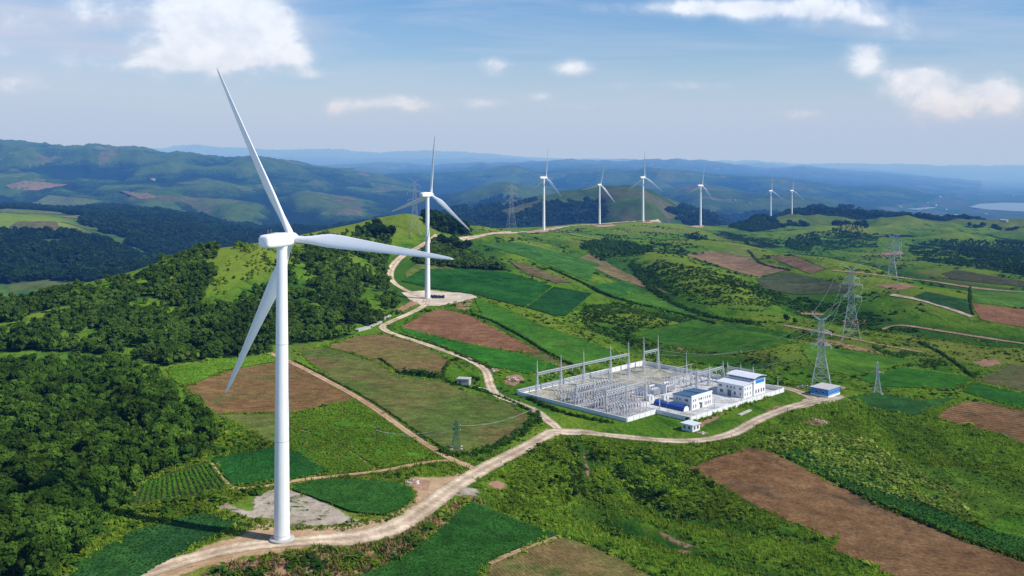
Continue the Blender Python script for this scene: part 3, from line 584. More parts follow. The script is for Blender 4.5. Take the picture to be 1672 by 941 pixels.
# ------------------------------------------------------------------ roads
def cat(p, k=8):
    out = []
    for i in range(len(p) - 1):
        a, b, c, d = p[max(i-1, 0)], p[i], p[i+1], p[min(i+2, len(p)-1)]
        for q in range(k):
            t = q / k; out.append(tuple(.5 * (2*b[j] + (c[j]-a[j])*t + (2*a[j]-5*b[j]+4*c[j]-d[j])*t*t + (3*b[j]-a[j]-3*c[j]+d[j])*t**3) for j in (0, 1)))
    return out + [p[-1]]
def road(name, pp, width, mat, lift=.16, edge=1.3):
    w = [P(*q) for q in cat(pp, 10)]
    # resample in metres
    pts = [Vector((a.x, a.y)) for a in w]; L = [0]
    for a, b in zip(pts[:-1], pts[1:]): L.append(L[-1] + (b - a).length)
    n = max(8, int(L[-1] / 2.5)); n = min(n, 500); tq = np.linspace(0, L[-1], n)
    X = np.interp(tq, L, [p.x for p in pts]); Y = np.interp(tq, L, [p.y for p in pts])
    for _ in range(3): X[1:-1] = (X[:-2] + 2 * X[1:-1] + X[2:]) / 4; Y[1:-1] = (Y[:-2] + 2 * Y[1:-1] + Y[2:]) / 4
    tx, ty = np.gradient(X), np.gradient(Y); ln = np.hypot(tx, ty) + 1e-9; nx, ny = ty / ln, -tx / ln
    ac = np.linspace(-1, 1, 13); wid = (width / 2 + edge) * (1 + .10 * perlin(tq / 14, tq * 0 + 3))
    VX = X[:, None] + nx[:, None] * ac * wid[:, None]; VY = Y[:, None] + ny[:, None] * ac * wid[:, None]
    VZ = H(VX, VY) + lift + np.maximum(0, VY - 500) * .0005
    idx = (np.arange(n - 1)[:, None] * 13 + np.arange(12)[None]).ravel()
    me = mesh_np(name, np.stack([VX, VY, VZ], -1).reshape(-1, 3), np.stack([idx, idx + 1, idx + 14, idx + 13], 1), mat, True)
    if me.polygons[0].normal.z < 0: me.flip_normals()
    e = np.clip((1 - np.abs(ac)) * (width / 2 + edge) / (edge * 1.6), 0, 1)
    for nm, arr in (('edge', np.tile(e, n)), ('across', np.tile(ac, n))):
        at = me.attributes.new(nm, 'FLOAT', 'POINT'); at.data.foreach_set('value', arr.astype(np.float32))
    return tag(link(name, me), kind='structure')
road('road', [(150,975),(215,945),(280,922),(340,905),(400,893),(470,886),(560,880),(620,871),(664,852),(700,826),(745,793),(795,763),(850,735),(905,704)], 5.2, M['track'], .16)
road('road', [(893,707),(930,705),(960,708),(1050,717),(1110,721),(1160,718),(1200,707),(1240,685),(1290,666),(1330,655),(1362,651)], 4.0, M['track'], .20)
road('road', [(912,702),(894,687),(874,671),(842,658),(812,646),(801,631),(794,608),(779,595),(754,583),(716,570),(681,558),(640,545),(624,535),(640,525),(670,512),(692,500),(697,490)], 3.2, M['track'], .18)
road('road', [(700,488),(668,477),(645,464),(637,450),(643,433),(660,417),(690,401),(706,391),(714,384)], 4.6, M['track'], .2)
road('road', [(1335,655),(1318,646),(1295,637),(1262,631)], 4.2, M['track'], .17)
road('path', [(440,577),(475,592),(530,620),(600,660),(680,716),(740,752),(775,766)], 2.6, M['dirt'], .2, .8)
road('path', [(765,760),(735,752),(690,757),(620,770),(540,779),(480,786),(430,796),(365,800)], 1.8, M['dirt'], .2, .7)
road('road', [(752,392),(780,387),(806,382),(850,380),(888,377),(930,370),(979,367),(1040,362),(1078,362)], 6.5, M['track'], .3, 2.5)
road('path', [(1455,482),(1500,490),(1545,503),(1587,518)], 3.2, M['track'], .3, 1.5)
road('path', [(1280,532),(1340,543),(1400,556),(1450,566),(1505,576)], 1.8, M['dirt'], .3, 1.5)
road('path', [(1360,443),(1400,446),(1450,452),(1520,460),(1585,470),(1672,478),(1760,484)], 3.5, M['dirt'], .3, 2.5)
road('path', [(1440,540),(1470,532),(1560,545),(1672,562),(1760,572)], 2.2, M['dirt'], .3, 1.5)
road('path', [(345,757),(360,780),(382,798)], 1.2, M['dirt'], .2, .5)
road('path', [(474,697),(520,712),(562,732),(612,768)], .8, M['dirt'], .2, .5)
road('path', [(800,922),(850,899),(914,876)], 1.0, M['dirt'], .25, .6)
road('path', [(905,378),(960,388),(1040,402),(1075,408)], 2.5, M['dirt'], .3, 1.2)

# ------------------------------------------------------------------ water
m, g = new_mat('lake_water'); b = g.node('ShaderNodeBsdfPrincipled'); b.inputs['Base Color'].default_value = (.16, .21, .25, 1); b.inputs['Roughness'].default_value = .5
g.l.new(g.bump(g.noise(g.pos(), .05, 4), .1, .3), b.inputs['Normal']); g.l.new(b.outputs[0], g.out.inputs[0]); M['water'] = m
for L in LAKES:
    pts = []; w2 = [plane_pt(*q, LAKE_Z) for q in L]
    me = bpy.data.meshes.new('lake'); me.from_pydata([(x, y, LAKE_Z) for x, y in w2], [], [tuple(range(len(w2)))]); me.update()
    if me.polygons[0].normal.z < 0: me.flip_normals()
    me.materials.append(M['water']); tag(link('water', me), kind='structure')
# ------------------------------------------------------------------ foliage meshes
def leaf_quads(C, Nn, size, r):
    """quads centred at C, facing roughly Nn"""
    n = len(C); t = r.normal(size=(n, 3)); t -= (t * Nn).sum(1, keepdims=True) * Nn; t /= np.linalg.norm(t, axis=1, keepdims=True) + 1e-9
    b = np.cross(Nn, t); s = size * r.uniform(.6, 1.35, (n, 1)); e = r.uniform(.55, 1.0, (n, 1))
    V = np.stack([C - t * s - b * s * e * .6, C + t * s * .5 - b * s * e, C + t * s + b * s * e * .5, C - t * s * .5 + b * s * e], 1)
    return V.reshape(-1, 3), np.arange(n * 4).reshape(-1, 4)
def crown(seed, n, size, tall=1.0, wide=.34, lobes=9, base=.22, cone=0.0):
    """crown of a tree of height 1: lobes of leaf clumps with gaps between them"""
    r = np.random.default_rng(seed); Cs = []; Ns = []; T = []
    cz = (base + 1) / 2; hz_ = (1 - base) / 2
    for k in range(lobes):
        a = r.uniform(0, 2 * np.pi); u = r.uniform(-.75, .85); rad = wide * .62 * math.sqrt(max(.05, 1 - u * u)) * r.uniform(.5, 1.05) * (1 - cone * (u + 1) / 2)
        c = np.array([math.cos(a) * rad, math.sin(a) * rad, cz + u * hz_ * .72]); lr = wide * r.uniform(.40, .62) * (1 - .5 * cone * (u + 1) / 2)
        m = int(n / lobes * (lr / (wide * .5)) ** 2); q = r.normal(size=(m, 3)); q /= np.linalg.norm(q, axis=1, keepdims=True); q[:, 2] = np.where(q[:, 2] < -.35, -q[:, 2], q[:, 2])
        rr = lr * r.uniform(.72, 1.06, (m, 1)); Cs.append(c + q * rr * np.array([1, 1, .85])); nn = q + r.normal(size=(m, 3)) * .38; Ns.append(nn / np.linalg.norm(nn, axis=1, keepdims=True))
        T.append(np.clip(r.normal(.35 + .25 * r.uniform(-1, 1), .2, m) + .25 * q[:, 2], 0, 1))  # random tint, raised on upward leaves: light from above put into the colour
    C, N, T = np.concatenate(Cs), np.concatenate(Ns), np.concatenate(T)
    V, Fq = leaf_quads(C, N, size, r); return V, Fq, np.repeat(T, 4)
def bush(seed, n, size):
    r = np.random.default_rng(seed); q = r.normal(size=(n, 3)); q /= np.linalg.norm(q, axis=1, keepdims=True); q[:, 2] = np.abs(q[:, 2])
    C = q * np.array([.5, .5, .8]) * r.uniform(.55, 1.05, (n, 1)) * (1 + .25 * np.sin(3 * np.arctan2(q[:, 1], q[:, 0]) + seed))[:, None]; N = q * .7 + np.array([0, 0, .7]) + r.normal(size=(n, 3)) * .35; N /= np.linalg.norm(N, axis=1, keepdims=True)
    V, Fq = leaf_quads(C, N, size, r); return V, Fq, np.repeat(np.clip(r.normal(.4, .25, n), 0, 1), 4)
def tuft(seed, n):
    r = np.random.default_rng(seed); V = []; T = []
    for k in range(n):
        a = r.uniform(0, 6.28); ln = r.uniform(.5, 1.0); w = r.uniform(.10, .2); o = r.normal(size=2) * .3; lean = r.uniform(.15, .7)
        d = np.array([math.cos(a), math.sin(a)]); s_ = np.array([-d[1], d[0]]) * w; b = np.array([*o, 0]); t = np.array([*(o + d * lean * ln), ln])
        V += [b - [*s_, 0], b + [*s_, 0], t + [*(s_ * .4), 0], t - [*(s_ * .4), 0]]; T += [r.uniform(.2, .9)] * 4
    return np.array(V), np.arange(n * 4).reshape(-1, 4), np.array(T)
def bake(name, variants, X, Y, h, wid, mat, label=None, sink=.0, dt=.22, seed=1, Z=None):
    """many plants as one mesh: the mass nobody could count"""
    r = np.random.default_rng(seed); Z = H(X, Y) if Z is None else Z; vi = r.integers(0, len(variants), len(X)); Vs = []; Fs = []; Ts = []; off = 0
    for k, (V, Fq, T) in enumerate(variants):
        s = np.where(vi == k)[0]
        if len(s) == 0: continue
        a = r.uniform(0, 2 * np.pi, len(s)); c, sn = np.cos(a)[:, None], np.sin(a)[:, None]
        w = wid[s][:, None]; vx = (V[:, 0] * c - V[:, 1] * sn) * w + X[s][:, None]; vy = (V[:, 0] * sn + V[:, 1] * c) * w + Y[s][:, None]; vz = V[:, 2] * h[s][:, None] + Z[s][:, None] - sink * h[s][:, None]
        Vs.append(np.stack([vx, vy, vz], -1).reshape(-1, 3)); Fs.append((Fq[None] + (np.arange(len(s)) * len(V))[:, None, None]).reshape(-1, Fq.shape[1]) + off)
        Ts.append(np.clip(T[None] + r.normal(0, dt, (len(s), 1)), 0, 1).ravel()); off += len(s) * len(V)
    me = mesh_np(name, np.concatenate(Vs), np.concatenate(Fs), mat, False, np.concatenate(Ts)); return tag(link(name, me), label, kind='stuff')
def scatter(outline, spacing, seed, jitter=.9, keep=None):
    r = np.random.default_rng(seed); p = np.array(outline); x0, y0 = p.min(0); x1, y1 = p.max(0)
    gx, gy = np.meshgrid(np.arange(x0, x1, spacing), np.arange(y0, y1, spacing * .866)); gx = gx + (np.arange(gx.shape[0]) % 2)[:, None] * spacing / 2
    gx = gx.ravel() + r.uniform(-.5, .5, gx.size) * spacing * jitter; gy = gy.ravel() + r.uniform(-.5, .5, gy.size) * spacing * jitter
    k = inside(gx, gy, outline); gx, gy = gx[k], gy[k]
    if keep is not None: k = keep(gx, gy); gx, gy = gx[k], gy[k]
    return gx, gy
def in_view(X, Y, m=90): px = CX + X / Y * F; return (px > -m) & (px < 1672 + m)
# ------------------------------------------------------------------ the near wood
X, Y = scatter(WN, 4.4, 21); k = in_view(X, Y, 160); X, Y = X[k], Y[k]
r = np.random.default_rng(22); hh = 6.9 + 3.0 * fbm(X / 30, Y / 30, 2) + r.normal(0, 1.7, len(X)); hh = np.clip(hh, 3.2, 13)
sz = hh / Y; pxs = CX + X / Y * F; pys = Y0 + (CAMZ - H(X, Y) - hh) / Y * F
seen = (pxs > -15) & (pxs < 1700) & (pys < 950)
order = np.argsort(-(sz * seen)); one = order[:290]; rest = order[290:]
V12 = [crown(100 + i, 760, .058, wide=.42 + .03 * (i % 3), lobes=8 + i % 4, base=.12 + .05 * (i % 2), cone=.45 if i in (2, 5) else 0) for i in range(7)]
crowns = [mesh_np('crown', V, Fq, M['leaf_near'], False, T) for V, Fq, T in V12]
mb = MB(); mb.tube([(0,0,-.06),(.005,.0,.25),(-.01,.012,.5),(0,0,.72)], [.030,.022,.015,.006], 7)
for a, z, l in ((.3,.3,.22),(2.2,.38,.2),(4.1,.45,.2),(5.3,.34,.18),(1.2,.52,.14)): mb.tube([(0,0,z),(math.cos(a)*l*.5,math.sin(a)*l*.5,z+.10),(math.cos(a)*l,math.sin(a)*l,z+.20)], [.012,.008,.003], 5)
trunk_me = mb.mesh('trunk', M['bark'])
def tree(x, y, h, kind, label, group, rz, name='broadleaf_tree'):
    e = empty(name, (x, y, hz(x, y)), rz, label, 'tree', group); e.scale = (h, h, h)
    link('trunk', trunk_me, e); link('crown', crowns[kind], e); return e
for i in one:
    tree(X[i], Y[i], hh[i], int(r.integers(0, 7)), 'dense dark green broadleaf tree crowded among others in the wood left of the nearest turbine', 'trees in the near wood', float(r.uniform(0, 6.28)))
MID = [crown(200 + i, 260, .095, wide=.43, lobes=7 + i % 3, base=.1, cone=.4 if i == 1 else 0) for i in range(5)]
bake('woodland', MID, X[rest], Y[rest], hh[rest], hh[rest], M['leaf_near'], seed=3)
# undergrowth at the edge of the wood
# ------------------------------------------------------------------ the ridge wood
LOW = [crown(300 + i, 110, .135, wide=.44, lobes=6 + i % 2, base=.05, cone=.3 if i == 1 else 0) for i in range(5)]
X, Y = scatter(WR, 4.9, 31, keep=lambda x, y: ~inside(x, y, SPUR) & (GAPS(x, y) | (np.random.default_rng(3).random(len(x)) < .12))); k = in_view(X, Y); X, Y = X[k], Y[k]
hh = np.clip(5.9 + 2.6 * fbm(X / 40, Y / 40, 2) + r.normal(0, 1.5, len(X)), 2.2, 11); bake('ridge_woodland', LOW, X, Y, hh, hh, M['leaf_ridge'], seed=4)
n_ridge = len(X)
X, Y = scatter(SPUR, 5, 33, keep=lambda x, y: fbm(x / 22, y / 22, 3, 15.0) > -.02); hh = np.clip(r.lognormal(.5, .55, len(X)), .7, 5); bake('hillside_scrub', LOW, X, Y, hh, hh * 1.2, M['scrub'], seed=5)
for w, h0, s in zip(WM, (7, 6, 3.6, 3.6, 2.5, 4.5, 2.5, 3.5), (5.5, 6.5, 5.5, 7, 9, 5.0, 8, 7)):
    wl = list(w) + [w[0]]; X, Y = scatter(w, s * .85, 40 + int(h0 * s)); dd = seg_dist(X, Y, wl); k = in_view(X, Y) & (dd / 16 + .9 * fbm(X / 40, Y / 40, 3, 7.0) > (.15 if w is not WM[5] else -9)); X, Y = X[k], Y[k]; hh = np.clip(h0 + r.normal(0, 1.3, len(X)), 3, 11); bake('hillside_woodland', LOW, X, Y, hh, hh * 1.05, M['leaf_ridge'] if w is WM[0] or w is WM[1] else M['scrub_dark'], seed=6)
# ------------------------------------------------------------------ woods across the valley
FAR = [crown(400 + i, 26, .27, wide=.46, lobes=4, base=.0) for i in range(4)]
r2 = np.random.default_rng(52); n = 46000
pxr = r2.uniform(-60, 760, n); Dr = np.exp(r2.uniform(math.log(1000), math.log(2900), n)); Dr = np.sqrt(r2.uniform(1000 ** 2, 2900 ** 2, n))
X = wx(pxr, Dr); Y = Dr
fi = np.clip((np.log(Y / R0) / _lr).astype(int), 0, NR - 1); fj = np.clip(((pxr - PX0) / DPX).astype(int), 0, NC - 1)
k = (cov[fi, fj, 0] > .5); X, Y = X[k], Y[k]; hh = np.clip(r2.normal(10, 2.0, len(X)), 6, 15); bake('valley_forest', FAR, X, Y, hh, hh * 1.15, M['leaf_far'], seed=7)
pxr = r2.uniform(700, 1720, 26000); Dr = np.sqrt(r2.uniform(2000 ** 2, 3600 ** 2, 26000)); X = wx(pxr, Dr); Y = Dr
fi = np.clip((np.log(Y / R0) / _lr).astype(int), 0, NR - 1); fj = np.clip(((pxr - PX0) / DPX).astype(int), 0, NC - 1)
k = (cov[fi, fj, 0] > .5); X, Y = X[k], Y[k]; hh = np.clip(r2.normal(11, 2.0, len(X)), 6, 15); bake('valley_forest', FAR, X, Y, hh, hh * 1.3, M['leaf_far'], seed=8)
# ------------------------------------------------------------------ scrub, tall grass and weeds on the plateau
ALLF = [wpoly(f[0], 25, 0) for f in FIELDS]
BARE = [wpoly(p_, 20, 0) for p_ in ([(186,965),(330,893),(405,866),(480,866),(560,868),(640,850),(690,818),(676,800),(668,780),(722,778),(775,778),(735,815),(690,850),(640,875),(480,899),(300,940)],
        [(352,832),(410,812),(462,797),(572,836),(598,848),(520,862),(440,852)], [(655,478),(770,480),(782,486),(716,500)], [(655,792),(672,780),(706,784),(700,800)], [(940,722),(954,718),(966,740),(969,780),(957,793),(946,752)], [(974,840),(1040,852),(1105,877),(1165,901),(1120,904),(1050,876)], [(785,790),(812,780),(836,788),(818,804)], [(700,800),(755,793),(792,802),(782,817),(740,813)])]
ROADS = [o for o in list(col.objects) if o.name.split('.')[0] in ('road', 'path')]
rp = []
for o in ROADS:
    nv = len(o.data.vertices); a = np.empty(nv * 3); o.data.vertices.foreach_get('co', a); a = a.reshape(-1, 13, 3); rp.append(np.stack([a[:, 6, 0], a[:, 6, 1], np.hypot(a[:, 0, 0] - a[:, 6, 0], a[:, 0, 1] - a[:, 6, 1])], 1))
rp = np.concatenate(rp)
from mathutils.kdtree import KDTree
kd = KDTree(len(rp))
for i, q in enumerate(rp): kd.insert((q[0], q[1], 0), i)
kd.balance()
def clear(x, y, fields=True, margin=.2):
    k = np.ones(len(x), bool)
    if fields:
        for f in ALLF: k &= ~inside(x, y, f)
    for b in BARE: k &= ~inside(x, y, b)
    s_ = (x - SA.x) * SU.x + (y - SA.y) * SU.y; t_ = (x - SA.x) * SV.x + (y - SA.y) * SV.y
    k &= ~((s_ > -1) & (s_ < 96) & (t_ > -1) & (t_ < 86)); k &= ~((s_ > 5) & (s_ < 14) & (t_ > 87) & (t_ < 97)); k &= np.hypot(x - 148, y - 459) > 12
    for i in np.where(k)[0]:
        c, j, d = kd.find((x[i], y[i], 0)); k[i] = d > rp[j, 2] - .3 + margin
    return k
BUSH = [bush(500 + i, 20, .26) for i in range(6)]; TUFT = [tuft(520 + i, 9) for i in range(5)]
def cover(name, outline, spacing, h, mat, seed, variants=BUSH, thr=None, sc=14, wid=1.25, fields=True, hn=.45):
    x, y = scatter(outline, spacing, seed); k = in_view(x, y, 60); x, y = x[k], y[k]
    if thr is not None: k = fbm(x / sc, y / (sc * .8), 3, seed * 1.7) > thr; x, y = x[k], y[k]
    k = clear(x, y, fields); x, y = x[k], y[k]
    if not len(x): return
    rr = np.random.default_rng(seed); hh = h * np.clip(rr.lognormal(0, hn, len(x)), .4, 2.4); bake(name, variants, x, y, hh, hh * wid, mat, seed=seed, sink=.08)
NEARG = [tuple(flatpt(*q, 0)) for q in [(-60,960),(-60,760),(300,700),(480,690),(780,760),(905,712),(1160,724),(1300,668),(1420,640),(1740,640),(1740,960)]]
cover('scrub', NEARG, 2.0, .55, M['scrub'], 61, thr=.02, sc=13)
cover('scrub', NEARG, 2.6, .75, M['scrub_dark'], 62, thr=.20, sc=13)
cover('tall_grass', NEARG, 1.45, .7, M['grass'], 63, TUFT, thr=-.35, sc=9)
GUL = wpoly([(805,770),(860,735),(925,712),(1010,722),(1120,730),(1125,765),(1180,800),(1250,845),(1160,850),(1060,840),(960,820),(900,815),(840,800)], 20, 0)
cover('scrub', GUL, 1.6, .8, M['scrub'], 64, thr=-.10, sc=9, wid=1.6)
cover('scrub', GUL, 2.4, 1.1, M['scrub_dark'], 65, thr=.20, sc=14)
FLOW = wpoly([(1235,722),(1300,700),(1420,720),(1480,760),(1560,800),(1590,850),(1480,820),(1350,775)], 20, 0)
cover('flowering_crop', FLOW, 1.25, .95, M['pale_crop'], 66, thr=-.2, sc=12, fields=False)
MIDG = [tuple(flatpt(*q, 0)) for q in [(480,690),(560,600),(640,520),(780,480),(1000,480),(1250,490),(1500,500),(1740,520),(1740,640),(1420,640),(1300,640),(1160,600),(1000,600),(845,640),(905,712),(780,760)]]
cover('scrub', MIDG, 3.0, .6, M['scrub'], 67, thr=-.02, sc=26, wid=1.8)
cover('scrub', MIDG, 4.2, .9, M['scrub_dark'], 68, thr=.14, sc=24, wid=1.7)
FARG = [tuple(flatpt(*q, -8)) for q in [(780,480),(700,450),(760,395),(1050,372),(1300,372),(1740,420),(1740,520),(1500,500),(1250,490),(1000,480)]]
cover('scrub', FARG, 7.0, 1.2, M['scrub_dark'], 69, thr=.10, sc=70, wid=2.0)
for q_, (sp_, h_, thr_) in zip(([(1030,435),(1080,425),(1150,440),(1230,460),(1290,490),(1240,510),(1150,500),(1090,480),(1040,455)], [(950,500),(1040,492),(1120,518),(1170,532),(1150,560),(1080,575),(1020,560),(960,540)], [(1250,472),(1330,490),(1460,520),(1510,545),(1400,540),(1300,515)],
        [(1310,382),(1360,374),(1440,384),(1430,404),(1350,410)], [(1480,400),(1600,410),(1700,440),(1700,455),(1600,440),(1500,425)], [(1160,382),(1230,384),(1290,398),(1230,402)], [(930,392),(1080,396),(1180,415),(1100,418),(960,402)], [(1410,560),(1520,580),(1560,600),(1480,600)]),
        ((3.0, 1.0, -.2), (2.6, .9, -.2), (2.8, 1.1, -.1), (5, 1.8, -.1), (4.5, 1.7, -.1), (5.5, 1.7, 0), (4.5, 1.5, 0), (2.4, .9, -.1))):
    cover('scrub', wpoly(q_, 15, 3), sp_, h_, M['scrub_dark'], int(700 + sp_ * 10 + q_[0][0] % 97), thr=thr_, sc=26, wid=1.7)
for q_ in ([(924,722),(938,722),(950,760),(948,803),(930,803),(934,760)], [(968,732),(1000,748),(1012,790),(1045,822),(1095,832),(1075,805),(1015,768),(990,745)], [(1050,735),(1090,760),(1125,790),(1110,796),(1070,765),(1035,742)]):
    cover('scrub', wpoly(q_, 15, 2), 1.5, 1.1, M['scrub_dark'], int(900 + q_[0][0] % 97), thr=-.3, sc=12)
BANK = wpoly([(300,965),(345,925),(420,910),(520,899),(600,890),(650,874),(700,848),(735,824),(765,811),(790,820),(745,848),(705,878),(655,912),(600,936),(560,950),(500,965)], 12, 0)
cover('dry_grass', BANK, 1.0, .75, M['dry'], 70, TUFT, thr=-.12, sc=5)
cover('scrub', BANK, 1.6, 1.0, M['scrub'], 71, thr=.04, sc=7)
cover('scrub', BANK, 2.2, 1.5, M['scrub_dark'], 77, thr=.10, sc=8)
WEDGE = wpoly([(150,860),(240,820),(300,815),(380,800),(440,790),(420,812),(405,832),(350,835),(330,838),(220,866)], 12, 0)
cover('scrub', WEDGE, 1.6, 1.0, M['scrub'], 72, thr=-.2, sc=8); cover('scrub', WEDGE, 2.4, 1.5, M['scrub_dark'], 73, thr=.05, sc=8)
FRINGE = wpoly([(300,636),(348,680),(378,706),(450,732),(345,752),(336,752),(296,768),(222,800),(205,835),(175,866),(128,910),(95,955),(60,960),(150,860),(280,760),(350,710)], 12, 2)
cover('scrub', FRINGE, 1.9, 1.1, M['scrub'], 74, thr=-.15, sc=9); cover('scrub', FRINGE, 3.6, 2.2, M['scrub_dark'], 75, thr=.05, sc=9)
# low growth on the greener fields near the camera
def crop(i, spacing, h, mat, seed, thr=None, name='crop'):
    f = wpoly(FIELDS[i][0], 20, 0); x, y = scatter(f, spacing, seed); k = in_view(x, y, 40); x, y = x[k], y[k]
    if thr is not None: k = fbm(x / 10, y / 10, 3, seed) > thr; x, y = x[k], y[k]
    rr = np.random.default_rng(seed); hh = h * rr.uniform(.6, 1.5, len(x)); bake(name, BUSH, x, y, hh, hh * 1.5, mat, seed=seed, sink=-.02, Z=H(x, y) + FIELDS[i][4] * .7)
crop(12, 1.5, .4, M['scrub'], 81); crop(13, 1.15, .55, M['scrub'], 82, -.3); crop(14, 1.15, .55, M['scrub'], 83, -.3); crop(9, .95, .30, M['crop'], 84); crop(4, .95, .30, M['crop'], 85); crop(6, .95, .32, M['crop'], 86); crop(7, .95, .32, M['crop'], 87)
crop(len(FIELDS_R) and FIELDS_R[0], 1.1, .35, M['crop'], 88); crop(FIELDS_R[1], 1.5, .45, M['scrub'], 89, -.2); crop(FIELDS_R[2], 1.5, .4, M['scrub'], 90, -.2)
# weeds along the field margins
mx_, my_ = [], []
for f, w_ in zip(FIELDS, ALLF):
    if min(q[1] for q in f[0]) < 470: continue
    for a, b in zip(w_, w_[1:] + w_[:1]):
        L_ = math.hypot(b[0] - a[0], b[1] - a[1]); 
        if L_ > 60: continue
        for q in range(int(L_ / .8)):
            t = random.random(); mx_.append(a[0] + (b[0] - a[0]) * t + random.gauss(0, .7)); my_.append(a[1] + (b[1] - a[1]) * t + random.gauss(0, .7))
mx_, my_ = np.array(mx_), np.array(my_); k = (fbm(mx_ / 14, my_ / 14, 3, 30.0) > -.12) & in_view(mx_, my_, 30); mx_, my_ = mx_[k], my_[k]; k = clear(mx_, my_, False); mx_, my_ = mx_[k], my_[k]
hv = .6 * np.random.default_rng(97).lognormal(0, .45, len(mx_)); bake('field_margin', BUSH + TUFT, mx_, my_, hv, hv * 1.4, M['scrub'], seed=98)
# the vegetable rows beside the wood
rw = [P(*q) for q in ((222,824),(376,796),(344,757),(236,790))]
vx = []; vy = []
for k_ in range(16):
    t = (k_ + .5) / 16; a = rw[0].lerp(rw[1], t); b = rw[3].lerp(rw[2], t); nL = int((b - a).length / .30)
    for q in range(nL): p_ = a.lerp(b, (q + .5) / nL); vx.append(p_.x + random.gauss(0, .13)); vy.append(p_.y + random.gauss(0, .13))
vx, vy = np.array(vx), np.array(vy); hv = np.random.default_rng(90).uniform(.6, 1.0, len(vx)); bake('row_crop', BUSH, vx, vy, hv, hv * .85, M['rows'], seed=91)
# ------------------------------------------------------------------ hedges and single bushes
HB = [bush(540 + i, 60, .16) for i in range(4)]
def hedge(pp, label, h=1.6, width=2.0, mat='scrub_dark', name='hedge', dens=.7):
    w_ = [P(*q) for q in cat(pp, 5)]; xs = []; ys = []
    for a, b in zip(w_[:-1], w_[1:]):
        n_ = max(1, int((b - a).length / dens))
        for q in range(n_):
            p_ = a.lerp(b, q / n_); xs.append(p_.x + random.uniform(-.5, .5) * width); ys.append(p_.y + random.uniform(-.5, .5) * width)
    xs, ys = np.array(xs), np.array(ys); hh = h * np.random.default_rng(len(xs)).uniform(.6, 1.35, len(xs))
    o = bake(name, HB, xs, ys, hh, hh * 1.2, M[mat], seed=len(xs)); del o['kind']; return tag(o, label, 'hedge')
hedge([(656,610),(680,611),(714,618)], 'short dark green hedge between two olive fields left of the concrete hut', 3.0, 5)
hedge([(620,586),(634,597),(655,612)], 'thin dark hedge running down to the short thick hedge in the olive fields', 1.2, 1.2)
hedge([(735,590),(722,612),(738,626),(790,640),(830,654),(866,672)], 'thin hedge curving from the concrete hut along the top of the large olive field', 1.2, 1.2)
hedge([(715,738),(745,744),(790,738),(830,718),(862,700),(876,684),(868,672)], 'dark green hedge wrapping the lower right corner of the large olive field', 1.7, 5)
hedge([(480,590),(540,620),(610,658),(690,712),(745,746)], 'straggling low hedge along the upper side of the dirt track across the fields', .9, .8, 'scrub_dark')
hedge([(770,515),(800,524),(850,550),(892,576),(935,598)], 'dark line of bushes along the upper edge of the reddish ploughed field', 1.5, 1.4)
hedge([(1226,730),(1262,738),(1350,782),(1450,830),(1560,877),(1680,920)], 'dark hedge along the upper edge of the big brown field at lower right', 1.1, 1.3)
hedge([(920,877),(962,890),(1012,911),(1076,946)], 'bushy hedge bordering the olive brown field at the bottom edge', 1.0, 1.5)
hedge([(660,548),(716,566),(766,587),(806,604)], 'low hedge between the gravel road and the narrow green field strip', 1.2, 1.5)
hedge([(862,650),(900,668),(950,682),(1000,692)], 'dark hedge along the outside of the front substation wall', 1.5, 2.4)
hedge([(1128,692),(1160,680),(1200,666),(1240,653),(1256,648)], 'green bank of bushes below the right hand substation wall', 1.2, 5, 'scrub')
hedge([(1500,560),(1540,580),(1592,618)], 'dark field boundary hedge running to the brown plot at far right', 1.6, 1.6)
hedge([(900,440),(950,462),(1000,486),(1120,516),(1170,530)], 'long dark line of bushes down the green slope beyond the second turbine', 2.0, 2.0)
hedge([(1030,430),(1062,470),(1110,500),(1170,520),(1240,530)], 'bushy dark gully line between the round green hill and the brown strip', 2.4, 6)
hedge([(1222,410),(1245,432),(1290,442)], 'dark hedge between the yellow plot and the upper brown field', 2.0, 2.5)
hedge([(1585,468),(1584,494),(1588,515)], 'thin hedge between the dark field and the bright field at right', 1.5, 1.5)
for px, py, h, lab in [(1284,527,6.5,'rounded dark tree standing alone on the slope left of the second large pylon'),(1298,530,4.5,'smaller dark bush at the right foot of the lone rounded tree'),(780,626,3.6,'dark bush just right of the concrete hut'),(772,622,2.8,'low dark bush between the concrete hut and its neighbour bush'),
                       (927,815,3.2,'left of two dark bushes at the end of the scrub gully'),(940,812,3.0,'right of two dark bushes at the end of the scrub gully'),(1085,810,3.5,'dark bush beside the hollow in the scrub right of centre'),(1122,688,2.0,'small bush on the grass behind the guard hut')]:
    p_ = P(px, py); tree(p_.x, p_.y, h, random.randrange(7), lab, None, random.uniform(0, 6), 'bush' if h < 6 else 'broadleaf_tree')
print('trees', len(one), len(rest), n_ridge)
